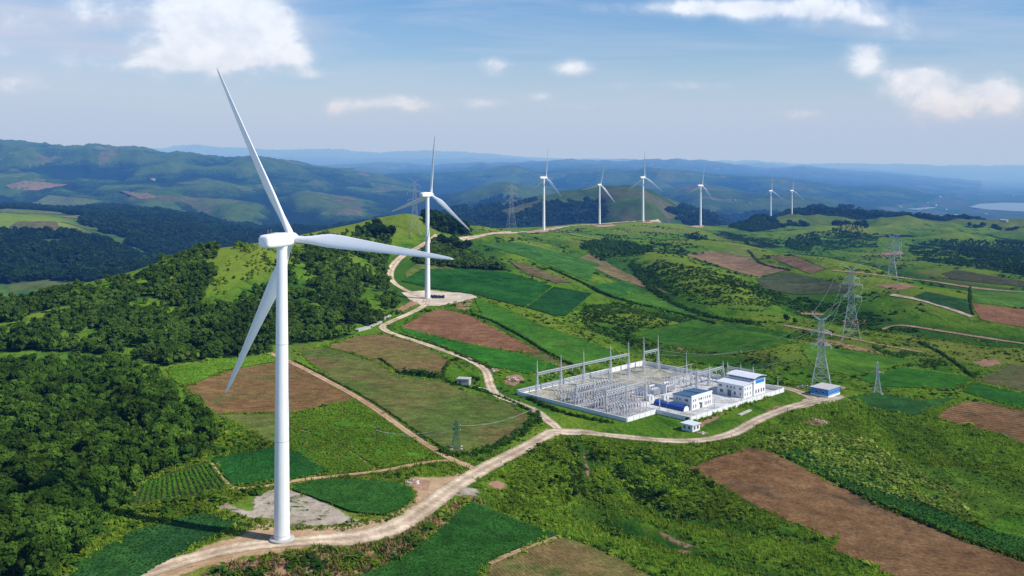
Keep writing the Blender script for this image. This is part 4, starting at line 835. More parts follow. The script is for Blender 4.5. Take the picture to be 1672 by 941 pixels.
# ------------------------------------------------------------------ wind turbines
M['white'] = paint('turbine_white', (.86, .865, .87), .35, var=.04, scale=.35, streak=.12)
M['blade'] = paint('blade_white', (.84, .85, .86), .35, var=.05, scale=.3, streak=.04)
M['concrete'] = paint('concrete', (.46, .44, .40), .9, var=.25, scale=.8)
M['seam'] = paint('grey_trim', (.45, .46, .47), .5)
def airfoil(n=20):
    pts = []
    for k in range(n):
        t = 2 * math.pi * k / n; x = .5 * (1 + math.cos(t)); yt = .6 * (.2969 * math.sqrt(x) - .126 * x - .3516 * x**2 + .2843 * x**3 - .1015 * x**4) * 2.2
        pts.append((x, yt if t < math.pi else -yt * .75))
    return pts
def blade_mesh(Lb, sc):
    A = airfoil(); n = len(A); rings = []
    ST = [(0,1.9,1.0,0),(.025,1.9,1.0,0),(.06,2.0,.85,4),(.11,2.7,.5,9),(.17,3.5,.22,12),(.22,3.75,.08,11),(.30,3.5,0,9),(.42,2.95,0,6.5),(.55,2.4,0,4.5),(.68,1.9,0,3),(.80,1.45,0,1.6),(.90,1.05,0,.8),(.96,.75,0,.3),(.985,.5,0,0),(1.0,.12,0,0)]
    for f, ch, rd, tw in ST:
        ch = ch * (1.06 if f > .05 else 1); ring = []; a = -R(tw + 13); ch *= sc * (1.0 if f > .05 else 1)
        for k, (x, y) in enumerate(A):
            t = 2 * math.pi * k / n; ex = (x - .30) * -1 * ch; ey = y * ch * (.9 if f > .3 else 1.1)
            cx_, cy_ = -math.cos(t) * .5 * 1.9 * sc, math.sin(t) * .5 * 1.9 * sc
            u = cx_ * rd + ex * (1 - rd); v = cy_ * rd + ey * (1 - rd)
            ring.append((u * math.cos(a) - v * math.sin(a), u * math.sin(a) + v * math.cos(a) + Lb * .018 * f * f, f * Lb))
        rings.append(ring)
    mb = MB(); vs = [v for q in rings for v in q]; fs = []
    for i in range(len(rings) - 1):
        for k in range(n): fs.append((i*n+k, i*n+(k+1) % n, (i+1)*n+(k+1) % n, (i+1)*n+k))
    fs.append(tuple(range((len(rings)-1)*n, len(rings)*n))); mb.add(vs, fs, True); return mb.mesh('blade', M['blade'])
def nacelle_mesh(s):
    """rounded housing along +Y, from the tail to the rotor"""
    st = [(-7.6, .62, .50, .10), (-7.4, .86, .76, .05), (-6.8, .98, .93, .02), (-4.5, 1.02, 1.0, 0), (-1.5, 1.03, 1.03, 0), (1.5, 1.0, 1.0, 0), (2.9, .94, .93, 0), (3.3, .80, .80, 0), (3.4, .6, .6, 0)]
    n = 28; vs = []; fs = []
    for y, wv, hv, up in st:
        for k in range(n):
            t = 2 * math.pi * k / n; c, q = math.cos(t), math.sin(t); ex = .48
            vs.append((1.85 * s * wv * math.copysign(abs(c) ** ex, c), y * s, s * (1.85 * hv * math.copysign(abs(q) ** ex, q) + up)))
    for i in range(len(st) - 1):
        for k in range(n): fs.append((i*n+k, (i+1)*n+k, (i+1)*n+(k+1) % n, i*n+(k+1) % n))
    fs += [tuple(range(n)), tuple(range((len(st)-1)*n, len(st)*n))[::-1]]
    mb = MB(); mb.add(vs, fs, True); return mb.mesh('nacelle', M['white'])
TLAB = ['largest white wind turbine, standing by the gravel road in the left foreground', 'second white wind turbine on its gravel pad behind the reddish ploughed field', 'white wind turbine at the left end of the ridge road, first of the far row',
        'shorter white wind turbine with a blade pointing left, second of the far row', 'white wind turbine with one blade straight up at the right end of the ridge road', 'white wind turbine on its own bare patch right of the ridge road',
        'small distant white wind turbine, left of the far right pair', 'small distant white wind turbine farthest right, on a pale strip']
for i, (px, py, D, hub, yaw, ang, Lb) in enumerate(TUR):
    s = hub / 80.0; near = i < 2; z0 = zD(py, D); x0 = wx(px, D)
    T = empty('wind_turbine', (x0, D, z0), 0, TLAB[i], 'wind turbine', 'wind turbines along the ridge')
    mb = MB(); top = hub - 2.0 * s
    prof = [(2.13, -.5), (2.13, 0), (2.10, 2)] + [(2.10 - .72 * (k / 12) ** 1.05, 2 + (top - 2) * k / 12) for k in range(1, 13)]
    mb.lathe([(r_ * s, z) for r_, z in prof], 40); tw = mb.build('tower', M['white'], T)
    mb = MB(); mb.lathe([(3.3 * s, -1.5), (3.3 * s, .55), (3.15 * s, .65), (2.2 * s, .68)], 40, smooth=False); mb.build('foundation', M['concrete'], T)
    if near:
        for f in (.02, .34, .67):
            rr = (2.10 - .72 * f ** 1.05) * s; mb = MB(); mb.lathe([(rr - .02, top * f - .09), (rr + .022, top * f - .07), (rr + .022, top * f + .07), (rr - .02, top * f + .09)], 40, smooth=False); mb.build('flange', M['seam'], tw)
        mb = MB(); a = R(70); rr = 2.11 * s
        mb.box(-.5, .5, -.06, .08, .8, 3.0); o = mb.build('door', M['seam'], tw); o.location = (math.cos(a) * rr, math.sin(a) * rr, 0); o.rotation_euler = (0, 0, a + R(90))
        mb = MB()
        for k in range(4): mb.box(-.55, .55, -.1 - .3 * k - .3, -.1 - .3 * k, 0, .8 - .2 * k)
        o = mb.build('stair', M['seam'], tw); o.location = (math.cos(a) * rr, math.sin(a) * rr, .3); o.rotation_euler = (0, 0, a + R(90))
    N = link('nacelle', nacelle_mesh(s), T); N.location = (0, 0, hub); N.rotation_euler = (0, 0, -R(yaw))
    if near:
        for q in (-.5, .5):
            mb = MB(); mb.tube([(q, -5.1, 1.7), (q, -5.1, 3.0)], .035, 6); mb.bar((q - .25, -5.1, 2.95), (q + .25, -5.1, 2.95), .06); mb.build('anemometer', M['seam'], N)
        mb = MB(); mb.box(-.7, .7, -3.4, -1.6, 1.86, 2.02); mb.build('roof_hatch', M['white'], N)
        mb = MB(); mb.lathe([(1.44, -2.5), (1.52, -2.1), (1.52, -1.6)], 28); mb.build('yaw_collar', M['white'], N)
    mb = MB(); mb.tube([(0, 3.25*s, 0), (0, 3.5*s, 0), (0, 4.1*s, 0), (0, 4.9*s, 0), (0, 5.6*s, 0), (0, 6.0*s, 0), (0, 6.15*s, 0)], [1.35*s, 1.5*s, 1.62*s, 1.6*s, 1.25*s, .7*s, .15*s], 24); hubo = mb.build('hub', M['white'], T)
    hubo.location = (0, 0, hub); hubo.rotation_euler = (0, 0, -R(yaw))
    bm_ = blade_mesh(Lb, s)
    for k_, a in enumerate(ang):
        b = link('blade', bm_, T); fz = (1.10, .995, 1.02)[k_] if i == 0 else 1.0; b.matrix_parent_inverse = Matrix()
        # blade points along local Z; turn it about the rotor axis (local Y), then yaw
        mt = Matrix.Translation((0, 0, hub)) @ Matrix.Rotation(-R(yaw), 4, 'Z') @ Matrix.Translation((0, 4.3 * s, 0)) @ Matrix.Rotation(R(a), 4, 'Y') @ Matrix.Translation((0, 0, .9 * s)) @ Matrix.Diagonal((1, 1, fz, 1))
        b.matrix_basis = mt
# dark blue crates beside the second turbine
M['tarp'] = paint('blue_tarpaulin', (.020, .035, .085), .45, var=.4, scale=1.5)
M['crate'] = paint('pale_crate', (.45, .50, .58), .7, var=.3)
base = P(714, 487); k = 0
for a in range(6):
    for b_ in range(3):
        mb = MB(); hgt = random.uniform(1.3, 2.2); mb.box(-.75, .75, -.55, .55, .12, hgt); mb.box(-.60, .60, -.42, .42, hgt, hgt + .18)
        T = empty('covered_pallet', (base.x - 4.6 + a * 1.85 + random.uniform(-.15, .15), base.y + b_ * 2.6 - 2.5 + random.uniform(-.3, .3), hz(base.x, base.y)), random.uniform(-.3, .3), 'dark blue covered pallet in the cluster on the pad right of the second turbine tower', 'pallet', 'blue pallets on the turbine pad')
        mb.build('cover', M['tarp'], T); mb = MB(); mb.box(-.85, .85, -.65, .65, 0, .12); mb.box(-.2, .2, -.57, -.55, .3, .3 + .4); mb.build('base', M['crate'], T)
# ------------------------------------------------------------------ lattice towers and power lines
M['galv'] = paint('galvanised_steel', (.58, .60, .62), .5, metal=.15, var=.2, scale=2)
M['galv_dk'] = paint('weathered_steel', (.30, .32, .34), .6, metal=.2, var=.2, scale=2)
M['green_steel'] = paint('green_painted_steel', (.05, .16, .09), .6, var=.2)
M['porc'] = paint('grey_porcelain', (.66, .67, .70), .3, var=.15)
M['porc_br'] = paint('brown_porcelain', (.16, .10, .09), .3, var=.15)
M['wire'] = paint('aluminium_cable', (.55, .56, .56), .5, metal=.3)
def lattice(mb, b0, b1, z0, z1, n, leg, br, taper=1.0):
    """square lattice body from half width b0 at z0 to b1 at z1"""
    zs = [z0 + (z1 - z0) * (1 - (1 - k / n) ** taper) for k in range(n + 1)]
    w = lambda z: b0 + (b1 - b0) * (z - z0) / (z1 - z0)
    cor = ((-1,-1),(1,-1),(1,1),(-1,1))
    for i, j in cor: mb.bar((i*b0, j*b0, z0), (i*b1, j*b1, z1), leg, leg * .8)
    for a, c in zip(zs[:-1], zs[1:]):
        wa, wc = w(a), w(c)
        for k in range(4):
            p, q = cor[k], cor[(k+1) % 4]
            mb.bar((p[0]*wa, p[1]*wa, a), (q[0]*wc, q[1]*wc, c), br); mb.bar((q[0]*wa, q[1]*wa, a), (p[0]*wc, p[1]*wc, c), br)
            mb.bar((p[0]*wc, p[1]*wc, c), (q[0]*wc, q[1]*wc, c), br)
def arm(mb, y, z, L, dep, leg, br, sgn):
    """pointed cross arm along X"""
    x0 = y; x1 = sgn * L
    for j in (-1, 1):
        mb.bar((sgn*x0, j*x0, z), (x1, 0, z + .2), leg); mb.bar((sgn*x0, j*x0, z + dep), (x1, 0, z + .2), leg)
        n = 4
        for k in range(n):
            t0, t1 = k / n, (k + 1) / n; p = lambda t, zz: (sgn*x0 + (x1 - sgn*x0)*t, j*x0*(1-t), z + (dep*(1-t) if zz else 0) + .2*t)
            mb.bar(p(t0, 0), p(t1, 1), br); mb.bar(p(t0, 1), p(t0, 0), br)
ins_mb = None
def insulator_mesh(L, r, n=9, mat='porc'):
    mb = MB(); prof = [(r*.35, 0)]
    for k in range(n): z = L * (k + .3) / n; prof += [(r*.4, z), (r, z + L/n*.35), (r*.4, z + L/n*.5)]
    prof.append((r*.35, L)); mb.lathe(prof, 8, smooth=False); return mb.mesh('insulator', M[mat])
def pylon(px, py, D, h, base, rz, label, arms=((.52, .15), (.68, .16)), horn=True, mat='galv', th=1.0, group='steel lattice pylons', waist=.46, z=None):
    x = wx(px, D); z = hz(x, D) if z is None else z
    T = empty('lattice_pylon', (x, D, z - .2), rz, label, 'pylon', group); b = base / 2; wz = h * waist; ww = b * .36; tz = h * .93; tw = ww * .55
    mb = MB(); lattice(mb, b, ww, 0, wz, 4, .34*th, .16*th, 1.5); lattice(mb, ww, tw, wz, tz, 6, .28*th, .14*th, 1.2)
    if not horn: mb.bar((-tw,-tw,tz),(0,0,h),.16*th); mb.bar((tw,tw,tz),(0,0,h),.16*th); mb.bar((tw,-tw,tz),(0,0,h),.16*th); mb.bar((-tw,tw,tz),(0,0,h),.16*th)
    mb.build('body', M[mat], T)
    for i in (-1, 1):
        for j in (-1, 1): q = MB(); q.lathe([(.75, -.8), (.6, .5), (.45, .55)], 10, (i*b, j*b, 0), False); q.build('footing', M['concrete'], T)
    tips = []; L_ins = h * .052; im = insulator_mesh(L_ins, .24*th, 8)
    if horn:
        for s_ in (-1, 1):
            mb = MB(); mb.bar((s_*tw, -tw, tz), (s_*h*.125, 0, h), .22*th, .1*th); mb.bar((s_*tw, tw, tz), (s_*h*.125, 0, h), .22*th, .1*th); mb.bar((-s_*tw*.2, 0, tz + .1), (s_*h*.125, 0, h), .12*th); mb.bar((s_*tw, 0, tz - h*.06), (s_*h*.08, 0, h*.975), .12*th)
            mb.build('peak_horn', M[mat], T); tips.append(Vector((s_*h*.125, 0, h)))
    for zf, lf in arms:
        for s_ in (-1, 1):
            zz = h * zf; wl = ww + (tw - ww) * (zz - wz) / (tz - wz); mb = MB(); arm(mb, wl, zz, h*lf, h*.035, .18*th, .10*th, s_); a = mb.build('cross_arm', M[mat], T)
            o = link('insulator', im, a); o.location = (s_*h*lf, 0, zz + .2 - L_ins); tips.append(Vector((s_*h*lf, 0, zz + .2 - L_ins)))
    mw = Matrix.Translation((x, D, z - .2)) @ Matrix.Rotation(rz, 4, 'Z')
    return [mw @ t for t in tips]
def cable(a, b, sag, r, label, group, cat='power line', name='power_line'):
    a, b = Vector(a), Vector(b); c = (a + b) / 2; mb = MB(); pts = []
    for k in range(17):
        t = k / 16; p = a.lerp(b, t); p.z -= sag * 4 * t * (1 - t); pts.append(p - c)
    mb.tube(pts, r, 5); o = mb.build(name, M['wire']); o.location = c; return tag(o, label, cat, group)
ZR = R(-18)
A3 = ((.56, .13), (.70, .15), (.84, .13))
p1 = pylon(1341, 632, 476.0, 35.5, 9.4, ZR, 'tall galvanised pylon straddling the small blue walled building right of the substation', ((.58,.125),(.76,.13)))
p2 = pylon(1390, 553, 646.0, 50.0, 11.5, ZR, 'tall galvanised pylon with horned top above a reddish patch on the right slope', ((.56,.13),(.72,.14),(.80,.10)))
p3 = pylon(1457, 467, 960.0, 46.0, 9.6, R(-25), 'galvanised pylon on a brown patch high on the right slope', ((.58,.14),(.74,.15)))
p4 = pylon(1466, 413, 1330.0, 34.0, 8.5, R(-25), 'distant pylon rising just behind another pylon at the upper right', ((.6,.15),(.76,.15)))
p5 = pylon(1433, 639, 467.0, 15.6, 3.4, R(-12), 'small slim pylon standing in green crops right of the blue walled building', ((.66,.17),), False, th=.6, waist=.5)
p6 = pylon(745, 739, 366.0, 11.2, 3.6, R(5), 'small green painted lattice pylon at the corner of the big olive field', ((.64,.14),(.80,.12)), False, 'green_steel', .62, waist=.5)
p7 = pylon(677, 381, P(677, 381).y, 60.0, 10.5, R(20), 'tall grey pylon on the grassy hill behind the second turbine', ((.60,.12),(.74,.13),(.86,.10)), mat='galv_dk', th=.62)
D8 = 1400.0; z8 = zD(362, D8)
p8 = pylon(835, 362, D8, 74.0, 13.0, R(20), 'pale grey pylon beyond the ridge between the second and third turbines', ((.60,.12),(.74,.13),(.86,.10)), mat='galv_dk', th=.7, z=min(z8, hz(wx(835, D8), D8)))
for a, b, s_, g_, n_ in ((p1, p2, 5, 'cables from the pylon by the blue walled building to the next one up the slope', 'first span'), (p2, p3, 11, 'cables from the horned pylon up to the pylon on the brown patch', 'second span'), (p3, p4, 8, 'cables between the two highest pylons at right', 'third span')):
    for k in range(min(len(a), len(b))): cable(a[k], b[k], s_ * (.55 if k < 2 else 1), .028 if b[k].y < 1000 else .045, {'f':'thin bare cable running from the pylon by the blue walled building to the horned pylon','s':'thin bare cable climbing from the horned pylon to the pylon on the brown patch','t':'thin distant cable between the two highest pylons at right'}[n_[0]], g_)
pE = Vector((wx(1672, 900.0), 900.0, -6)); e6 = P(875, 686); e6b = P(640, 718)
for k, (q, r_) in enumerate(((p6[-1], e6 + Vector((0, 0, 5.5))), (p6[-2], e6b + Vector((-6, 0, 3.5))), (p6[-4] if len(p6) > 3 else p6[0], e6b + Vector((-6, 2, 3.0))))):
    cable(q, r_, 2.2, .05, 'pale cable strung from the small green pylon across the olive field', 'cables of the green pylon')
for q, lab in ((e6, 'short wooden pole at the right edge of the olive field carrying a cable'), (e6b + Vector((-6, 1, 0)), 'short wooden pole beside the dirt track carrying two cables')):
    T = empty('utility_pole', (q.x, q.y, hz(q.x, q.y) - .2), 0, lab, 'pole'); mb = MB(); mb.tube([(0,0,0),(0,0,5.8)], [.13,.09], 8); mb.build('pole', M['bark'], T); mb = MB(); mb.bar((0,-1.2,5.3),(0,1.2,5.3),.12); mb.build('cross_arm', M['bark'], T)
# ------------------------------------------------------------------ substation ground and wall
M['wall_white'] = paint('white_render', (.82, .82, .81), .8, var=.05, scale=.35, streak=.10)
M['fire_white'] = paint('white_panel', (.78, .79, .80), .6, var=.08)
M['slab'] = crop_mat('concrete_yard', (.56, .55, .53), (.64, .63, .61), None, ((.46, .44, .41), .3), fine=1.6, bump=.15, big=.09)
M['yard_olive'] = crop_mat('weedy_gravel_yard', (.36, .34, .28), (.43, .41, .34), None, ((.17, .19, .08), .4), fine=1.3, bump=.4, big=.08)
M['yard_grey'] = crop_mat('grey_gravel_yard', (.42, .40, .38), (.50, .48, .46), None, ((.33, .31, .28), .35), fine=1.5, bump=.4, big=.08)
def flat(name, poly, mat, z):
    me = bpy.data.meshes.new(name); me.from_pydata([tuple(S(s_, t_, z)) for s_, t_ in poly], [], [tuple(range(len(poly)))]); me.update()
    if me.polygons[0].normal.z < 0: me.flip_normals()
    me.materials.append(mat); return tag(link(name, me), kind='structure')
flat('pavement', [(0,0),(0,66),(20,66),(20,84),(94.5,84),(94.5,0)], M['slab'], .10)
flat('ground', [(.3,.3),(.3,26),(60,36),(94.2,30),(94.2,.3)], M['yard_olive'], .16)
flat('ground', [(.3,26.2),(.3,65.7),(26,65.7),(26,50),(58,46),(60,36.2)], M['yard_grey'], .16)
flat('pavement', [(20.4,66.5),(20.4,83.6),(31,83.6),(31,66.5)], M['yard_grey'], .15)
def wall(pts, h, label, mat='wall_white', thick=.28, posts=4.0):
    c = S(*pts[0]); T = empty('perimeter_wall', c, 0, label, 'wall')
    for (a, b) in zip(pts[:-1], pts[1:]):
        A, B = S(*a) - c, S(*b) - c; L = (B - A).length; d = (B - A) / L; nn = Vector((-d.y, d.x, 0)); n = max(1, round(L / posts))
        mb = MB(); vs = []
        for q in (A + nn*thick/2, B + nn*thick/2, B - nn*thick/2, A - nn*thick/2): vs += [q + Vector((0,0,-.5)), q + Vector((0,0,h))]
        mb.add(vs, [(0,2,3,1),(2,4,5,3),(4,6,7,5),(6,0,1,7),(1,3,5,7)]); mb.build('panel', M[mat], T)
        mb = MB(); mb.bar(A + Vector((0,0,h + .06)), B + Vector((0,0,h + .06)), .34); o = mb.build('coping', M['fire_white'], T)
        mb = MB()
        for k in range(n + 1):
            q = A.lerp(B, k / n); mb.bar(q + Vector((0,0,-.4)), q + Vector((0,0,h + .28)), .44)
        mb.build('pillar', M[mat], T)
wall([(0,0),(95,0)], 2.3, 'white perimeter wall along the far left side of the substation')
wall([(0,0.3),(0,66)], 1.5, 'low pale perimeter wall along the front of the substation yard')
wall([(0.3,66),(20,66)], 1.7, 'short white wall at the right end of the front yard, running away from its near corner')
wall([(20,66.3),(20,84)], 1.7, 'pale wall in front of the paved forecourt beside the guard hut')
wall([(20.3,84),(95,84)], 1.7, 'long white wall on the right side behind the green bank')
wall([(95,0.4),(95,83.7)], 2.0, 'bluish grey back wall of the substation yard')
# ------------------------------------------------------------------ gantries
def gpost(mb, h, spire, b=.75):
    lattice(mb, b, .22, 0, h, 7, .16, .09); lattice(mb, .22, .06, h, h + spire, 4, .09, .06); mb.bar((0,0,h+spire),(0,0,h+spire+1.2),.07,.03)
def gantry(sts, h, spire, label, name='gantry', post_only=None):
    c = S(*sts[0], .12); T = empty(name, c, UA, label, 'gantry')
    loc = [Matrix.Rotation(-UA, 4, 'Z') @ (S(*q, .12) - c) for q in sts]
    for q in loc: mb = MB(); gpost(mb, h, spire); o = mb.build('post', M['galv'], T); o.location = q
    mb = MB()
    for a, b in zip(loc[:-1], loc[1:]):
        L = (b - a).length; d = (b - a) / L; n = max(3, int(L / 1.1)); nn = Vector((-d.y, d.x, 0)); up = Vector((0, 0, 1)); ring = [(-.4,-.45),(.4,-.45),(.4,.45),(-.4,.45)]
        pt = lambda k, i: a + d * (L * k / n) + nn * ring[i][0] + up * (h + ring[i][1])
        for i in range(4):
            mb.bar(pt(0, i), pt(n, i), .14)
            for k in range(n): mb.bar(pt(k, i), pt(k + 1, (i + 1) % 4), .075); mb.bar(pt(k, i), pt(k, (i + 1) % 4), .06)
    mb.build('beam', M['galv'], T)
    im = insulator_mesh(1.6, .16, 8)
    for a, b in zip(loc[:-1], loc[1:]):
        for t in (.2, .5, .8): o = link('insulator', im, T); o.location = a.lerp(b, t) + Vector((0, 0, h - .45 - 1.6))
    return T
gantry([(4,9),(20,9.2),(36,9.4),(56,9.6),(70,9.8)], 10.6, 6.0, 'long steel gantry of five spired lattice posts carrying one beam along the left wall')
gantry([(81,11),(93,11)], 10.0, 7.2, 'two post steel gantry with tall spires in the far left corner of the yard')
gantry([(70,52),(80,52),(92,52)], 7.2, 2.6, 'low steel gantry of three slim posts near the back wall of the yard')
gantry([(92.3,54.5),(92.3,62),(92.3,69)], 7.6, 2.2, 'pale steel gantry of slim posts beside the back right corner of the yard')
gantry([(8,30),(20,30.1)], 7.4, 2.0, 'short two post gantry among the equipment at the front left of the yard')
gantry([(10,46),(24,46.1),(38,46)], 7.4, 2.0, 'three post gantry rising from the crowded front middle of the yard')
# ------------------------------------------------------------------ switchgear
I_s = insulator_mesh(1.25, .19, 7); I_m = insulator_mesh(1.9, .24, 9); I_b = insulator_mesh(1.5, .21, 8, 'porc_br')
def m_post(h, w=.2): mb = MB(); mb.bar((0,0,0),(0,0,h),w); mb.box(-.3,.3,-.3,.3,0,.12); return mb.mesh('support', M['galv'])
PS = {h: m_post(h) for h in (1.8, 2.4, 3.0, 4.6)}
mb = MB(); mb.box(-.32,.32,-.26,.26,-.5,.5); BOX = mb.mesh('control_box', M['galv_dk'])
mb = MB(); mb.bar((-.9,0,0),(.9,0,.0),.12); mb.bar((-.9,0,0),(-.9,0,-.15),.2); mb.bar((.9,0,0),(.9,0,-.15),.2); BLD = mb.mesh('contact_arm', M['wire'])
mb = MB(); mb.lathe([(.12,0),(.34,.12),(.38,.42),(.26,.62),(.05,.68)], 10); HEAD = mb.mesh('head', M['galv'])
mb = MB(); mb.tube([(-.8,0,0),(.8,0,0)], .2, 10); mb.bar((0,0,-.25),(0,0,.1),.25); INT = mb.mesh('interrupter', M['porc'])
mb = MB(); mb.lathe([(.42,0),(.46,.05),(.46,.1),(.42,.14)], 12, smooth=False); RING = mb.mesh('grading_ring', M['wire'])
mb = MB(); mb.bar((-2.1,0,0),(2.1,0,0),.14); BAR = mb.mesh('busbar', M['wire'])
mb = MB(); mb.bar((-1.15,0,0),(1.15,0,0),.22); BEAM = mb.mesh('base_beam', M['galv'])
def disconnector(s_, t_, rz, label, group):
    T = empty('disconnector', S(s_, t_, .12), rz, label, 'switchgear', group)
    for x in (-.9, .9):
        o = link('support', PS[2.4], T); o.location = (x, 0, 0); o = link('insulator', I_s, T); o.location = (x, 0, 2.55)
    o = link('base_beam', BEAM, T); o.location = (0, 0, 2.45); o = link('contact_arm', BLD, T); o.location = (0, 0, 3.95); return T
def breaker(s_, t_, rz, label, group):
    T = empty('circuit_breaker', S(s_, t_, .12), rz, label, 'switchgear', group)
    link('support', PS[1.8], T); o = link('control_box', BOX, T); o.location = (.3, 0, 1.2); o = link('insulator', I_m, T); o.location = (0, 0, 1.8); o = link('interrupter', INT, T); o.location = (0, 0, 3.9); return T
def ct(s_, t_, rz, label, group):
    T = empty('current_transformer', S(s_, t_, .12), rz, label, 'switchgear', group)
    link('support', PS[2.4], T); o = link('insulator', I_b, T); o.location = (0, 0, 2.4); o = link('head', HEAD, T); o.location = (0, 0, 3.9); return T
def arrester(s_, t_, rz, label, group):
    T = empty('surge_arrester', S(s_, t_, .12), rz, label, 'switchgear', group)
    link('support', PS[3.0], T); o = link('insulator', I_m, T); o.location = (0, 0, 3.0); o = link('grading_ring', RING, T); o.location = (0, 0, 4.6); return T
def busup(s_, t_, rz, label, group):
    T = empty('bus_support', S(s_, t_, .12), rz, label, 'switchgear', group)
    link('support', PS[4.6], T); o = link('insulator', I_s, T); o.location = (0, 0, 4.6); o = link('busbar', BAR, T); o.location = (0, 0, 5.95); return T
protos = {}
def place(kind, fn, s_, t_, rz, label, group):
    if kind not in protos: protos[kind] = fn(s_, t_, rz, label, group); return
    o = copy_tree(protos[kind]); o.location = S(s_, t_, .12); o.rotation_euler = (0, 0, rz); o['label'] = label; o['group'] = group
ROWS = [('disconnector', disconnector, 18, 'twin post disconnector', 0), ('ct', ct, 22, 'bulb topped current transformer', 0), ('breaker', breaker, 26, 'grey circuit breaker with a bar on top', 0), ('disconnector', disconnector, 30.5, 'twin post disconnector', 0), ('busup', busup, 34.5, 'tall slim busbar post', 90),
        ('disconnector', disconnector, 38.5, 'twin post disconnector', 0), ('breaker', breaker, 42.5, 'grey circuit breaker with a bar on top', 0), ('busup', busup, 46, 'tall slim busbar post', 90), ('arrester', arrester, 49.5, 'ringed surge arrester post', 0), ('ct', ct, 53, 'bulb topped current transformer', 0), ('disconnector', disconnector, 57, 'twin post disconnector', 0), ('arrester', arrester, 61, 'ringed surge arrester post', 0), ('ct', ct, 20, 'bulb topped current transformer', 0), ('arrester', arrester, 24, 'ringed surge arrester post', 0), ('breaker', breaker, 32.5, 'grey circuit breaker with a bar on top', 0), ('ct', ct, 40.5, 'bulb topped current transformer', 0), ('arrester', arrester, 44.3, 'ringed surge arrester post', 0), ('breaker', breaker, 51.2, 'grey circuit breaker with a bar on top', 0), ('ct', ct, 59, 'bulb topped current transformer', 0)]
for bay, s0 in enumerate((4.5, 11.7, 18.9, 26.1, 33.3)):
    for kind, fn, t0, lab, rr in ROWS:
        if s0 > 18 and t0 > 51: continue
        if s0 > 30 and t0 > 36: continue
        if s0 < 6 and t0 < 20: continue
        if random.random() < .06: continue
        for ph in range(4):
            place(kind, fn, s0 + ph * 1.9 + random.uniform(-.15, .15), t0 + random.uniform(-.2, .2), UA + R(rr + 90), f'{lab} in the crowded front half of the yard', f'{lab}s, front yard')
for bay, s0 in enumerate((62, 71, 80, 88)):
    for kind, fn, t0, lab, rr in ROWS[3:10]:
        if random.random() < .12: continue
        for ph in range(2): place(kind, fn, s0 + ph * 3.0, t0 - 1 + random.uniform(-.3, .3), UA + R(rr + 90), f'{lab} in the back half of the yard', f'{lab}s, back yard')
for s0 in (40, 47, 54):
    for t0 in (18, 23, 28):
        place('arrester', arrester, s0, t0, UA, 'ringed surge arrester post standing alone on the weedy gravel', 'surge arresters on the weedy gravel')
# power transformers
M['tank'] = paint('pale_grey_tank', (.62, .64, .66), .45, var=.12)
def transformer(s_, t_, label):
    T = empty('power_transformer', S(s_, t_, .12), UA, label, 'transformer', 'power transformers')
    mb = MB(); mb.box(-2.6,2.6,-1.3,1.3,.35,3.0); mb.box(-2.7,2.7,-1.4,1.4,2.9,3.05); mb.box(-2.3,2.3,-1.0,1.0,0,.35); mb.build('tank', M['tank'], T)
    for y in (-2.1, 2.1):
        mb = MB()
        for k in range(11): mb.box(-2.3 + k*.44, -2.2 + k*.44, y - .7, y + .7, .7, 2.8)
        mb.bar((-2.4, y, 2.7), (2.4, y, 2.7), .2); mb.bar((-2.4, y, .8), (2.4, y, .8), .2); mb.build('radiator', M['tank'], T)
    mb = MB(); mb.tube([(-2.4,.6,4.0),(1.6,.6,4.0)], .5, 14); mb.bar((-1.8,.6,3),(-1.8,.6,3.6),.2); mb.bar((1,.6,3),(1,.6,3.6),.2); mb.build('conservator', M['tank'], T)
    for x in (-1.6, 0, 1.6): o = link('bushing', I_b, T); o.location = (x, -.6, 3.05)
transformer(46, 44, 'pale grey power transformer at the near end of the concrete strip'); transformer(56, 45, 'pale grey power transformer toward the back of the concrete strip')
for s_, t_, L, lab in ((50.5, 44, 9, 'white fire wall standing between the two transformers'), (41, 41, 7, 'white fire wall at the front of the transformer row')):
    T = empty('fire_wall', S(s_, t_, .1), UA, lab, 'wall'); mb = MB(); mb.box(-.18,.18,-L/2,L/2,0,4.2); mb.build('panel', M['fire_white'], T); mb = MB(); mb.box(-.24,.24,-L/2-.06,L/2+.06,4.2,4.36); mb.build('coping', M['concrete'], T)
for s_, t_, lab in ((42, 54, 'white equipment cabinet on the concrete behind the blue roofed building'), (47, 57, 'white equipment cabinet beside the transformers'), (60, 56, 'white equipment cabinet farthest back on the concrete'), (36, 50, 'white equipment cabinet at the edge of the crowded yard'), (63, 40, 'white equipment cabinet near the weedy gravel')):
    T = empty('equipment_cabinet', S(s_, t_, .1), UA, lab, 'cabinet'); mb = MB(); mb.box(-1.6,1.6,-1.0,1.0,.2,2.3); mb.build('body', M['fire_white'], T); mb = MB(); mb.box(-1.75,1.75,-1.15,1.15,2.3,2.42); mb.build('roof', M['tank'], T); mb = MB(); mb.box(-.6,.6,-1.06,-1.0,.4,2.0); mb.build('door', M['galv_dk'], T)
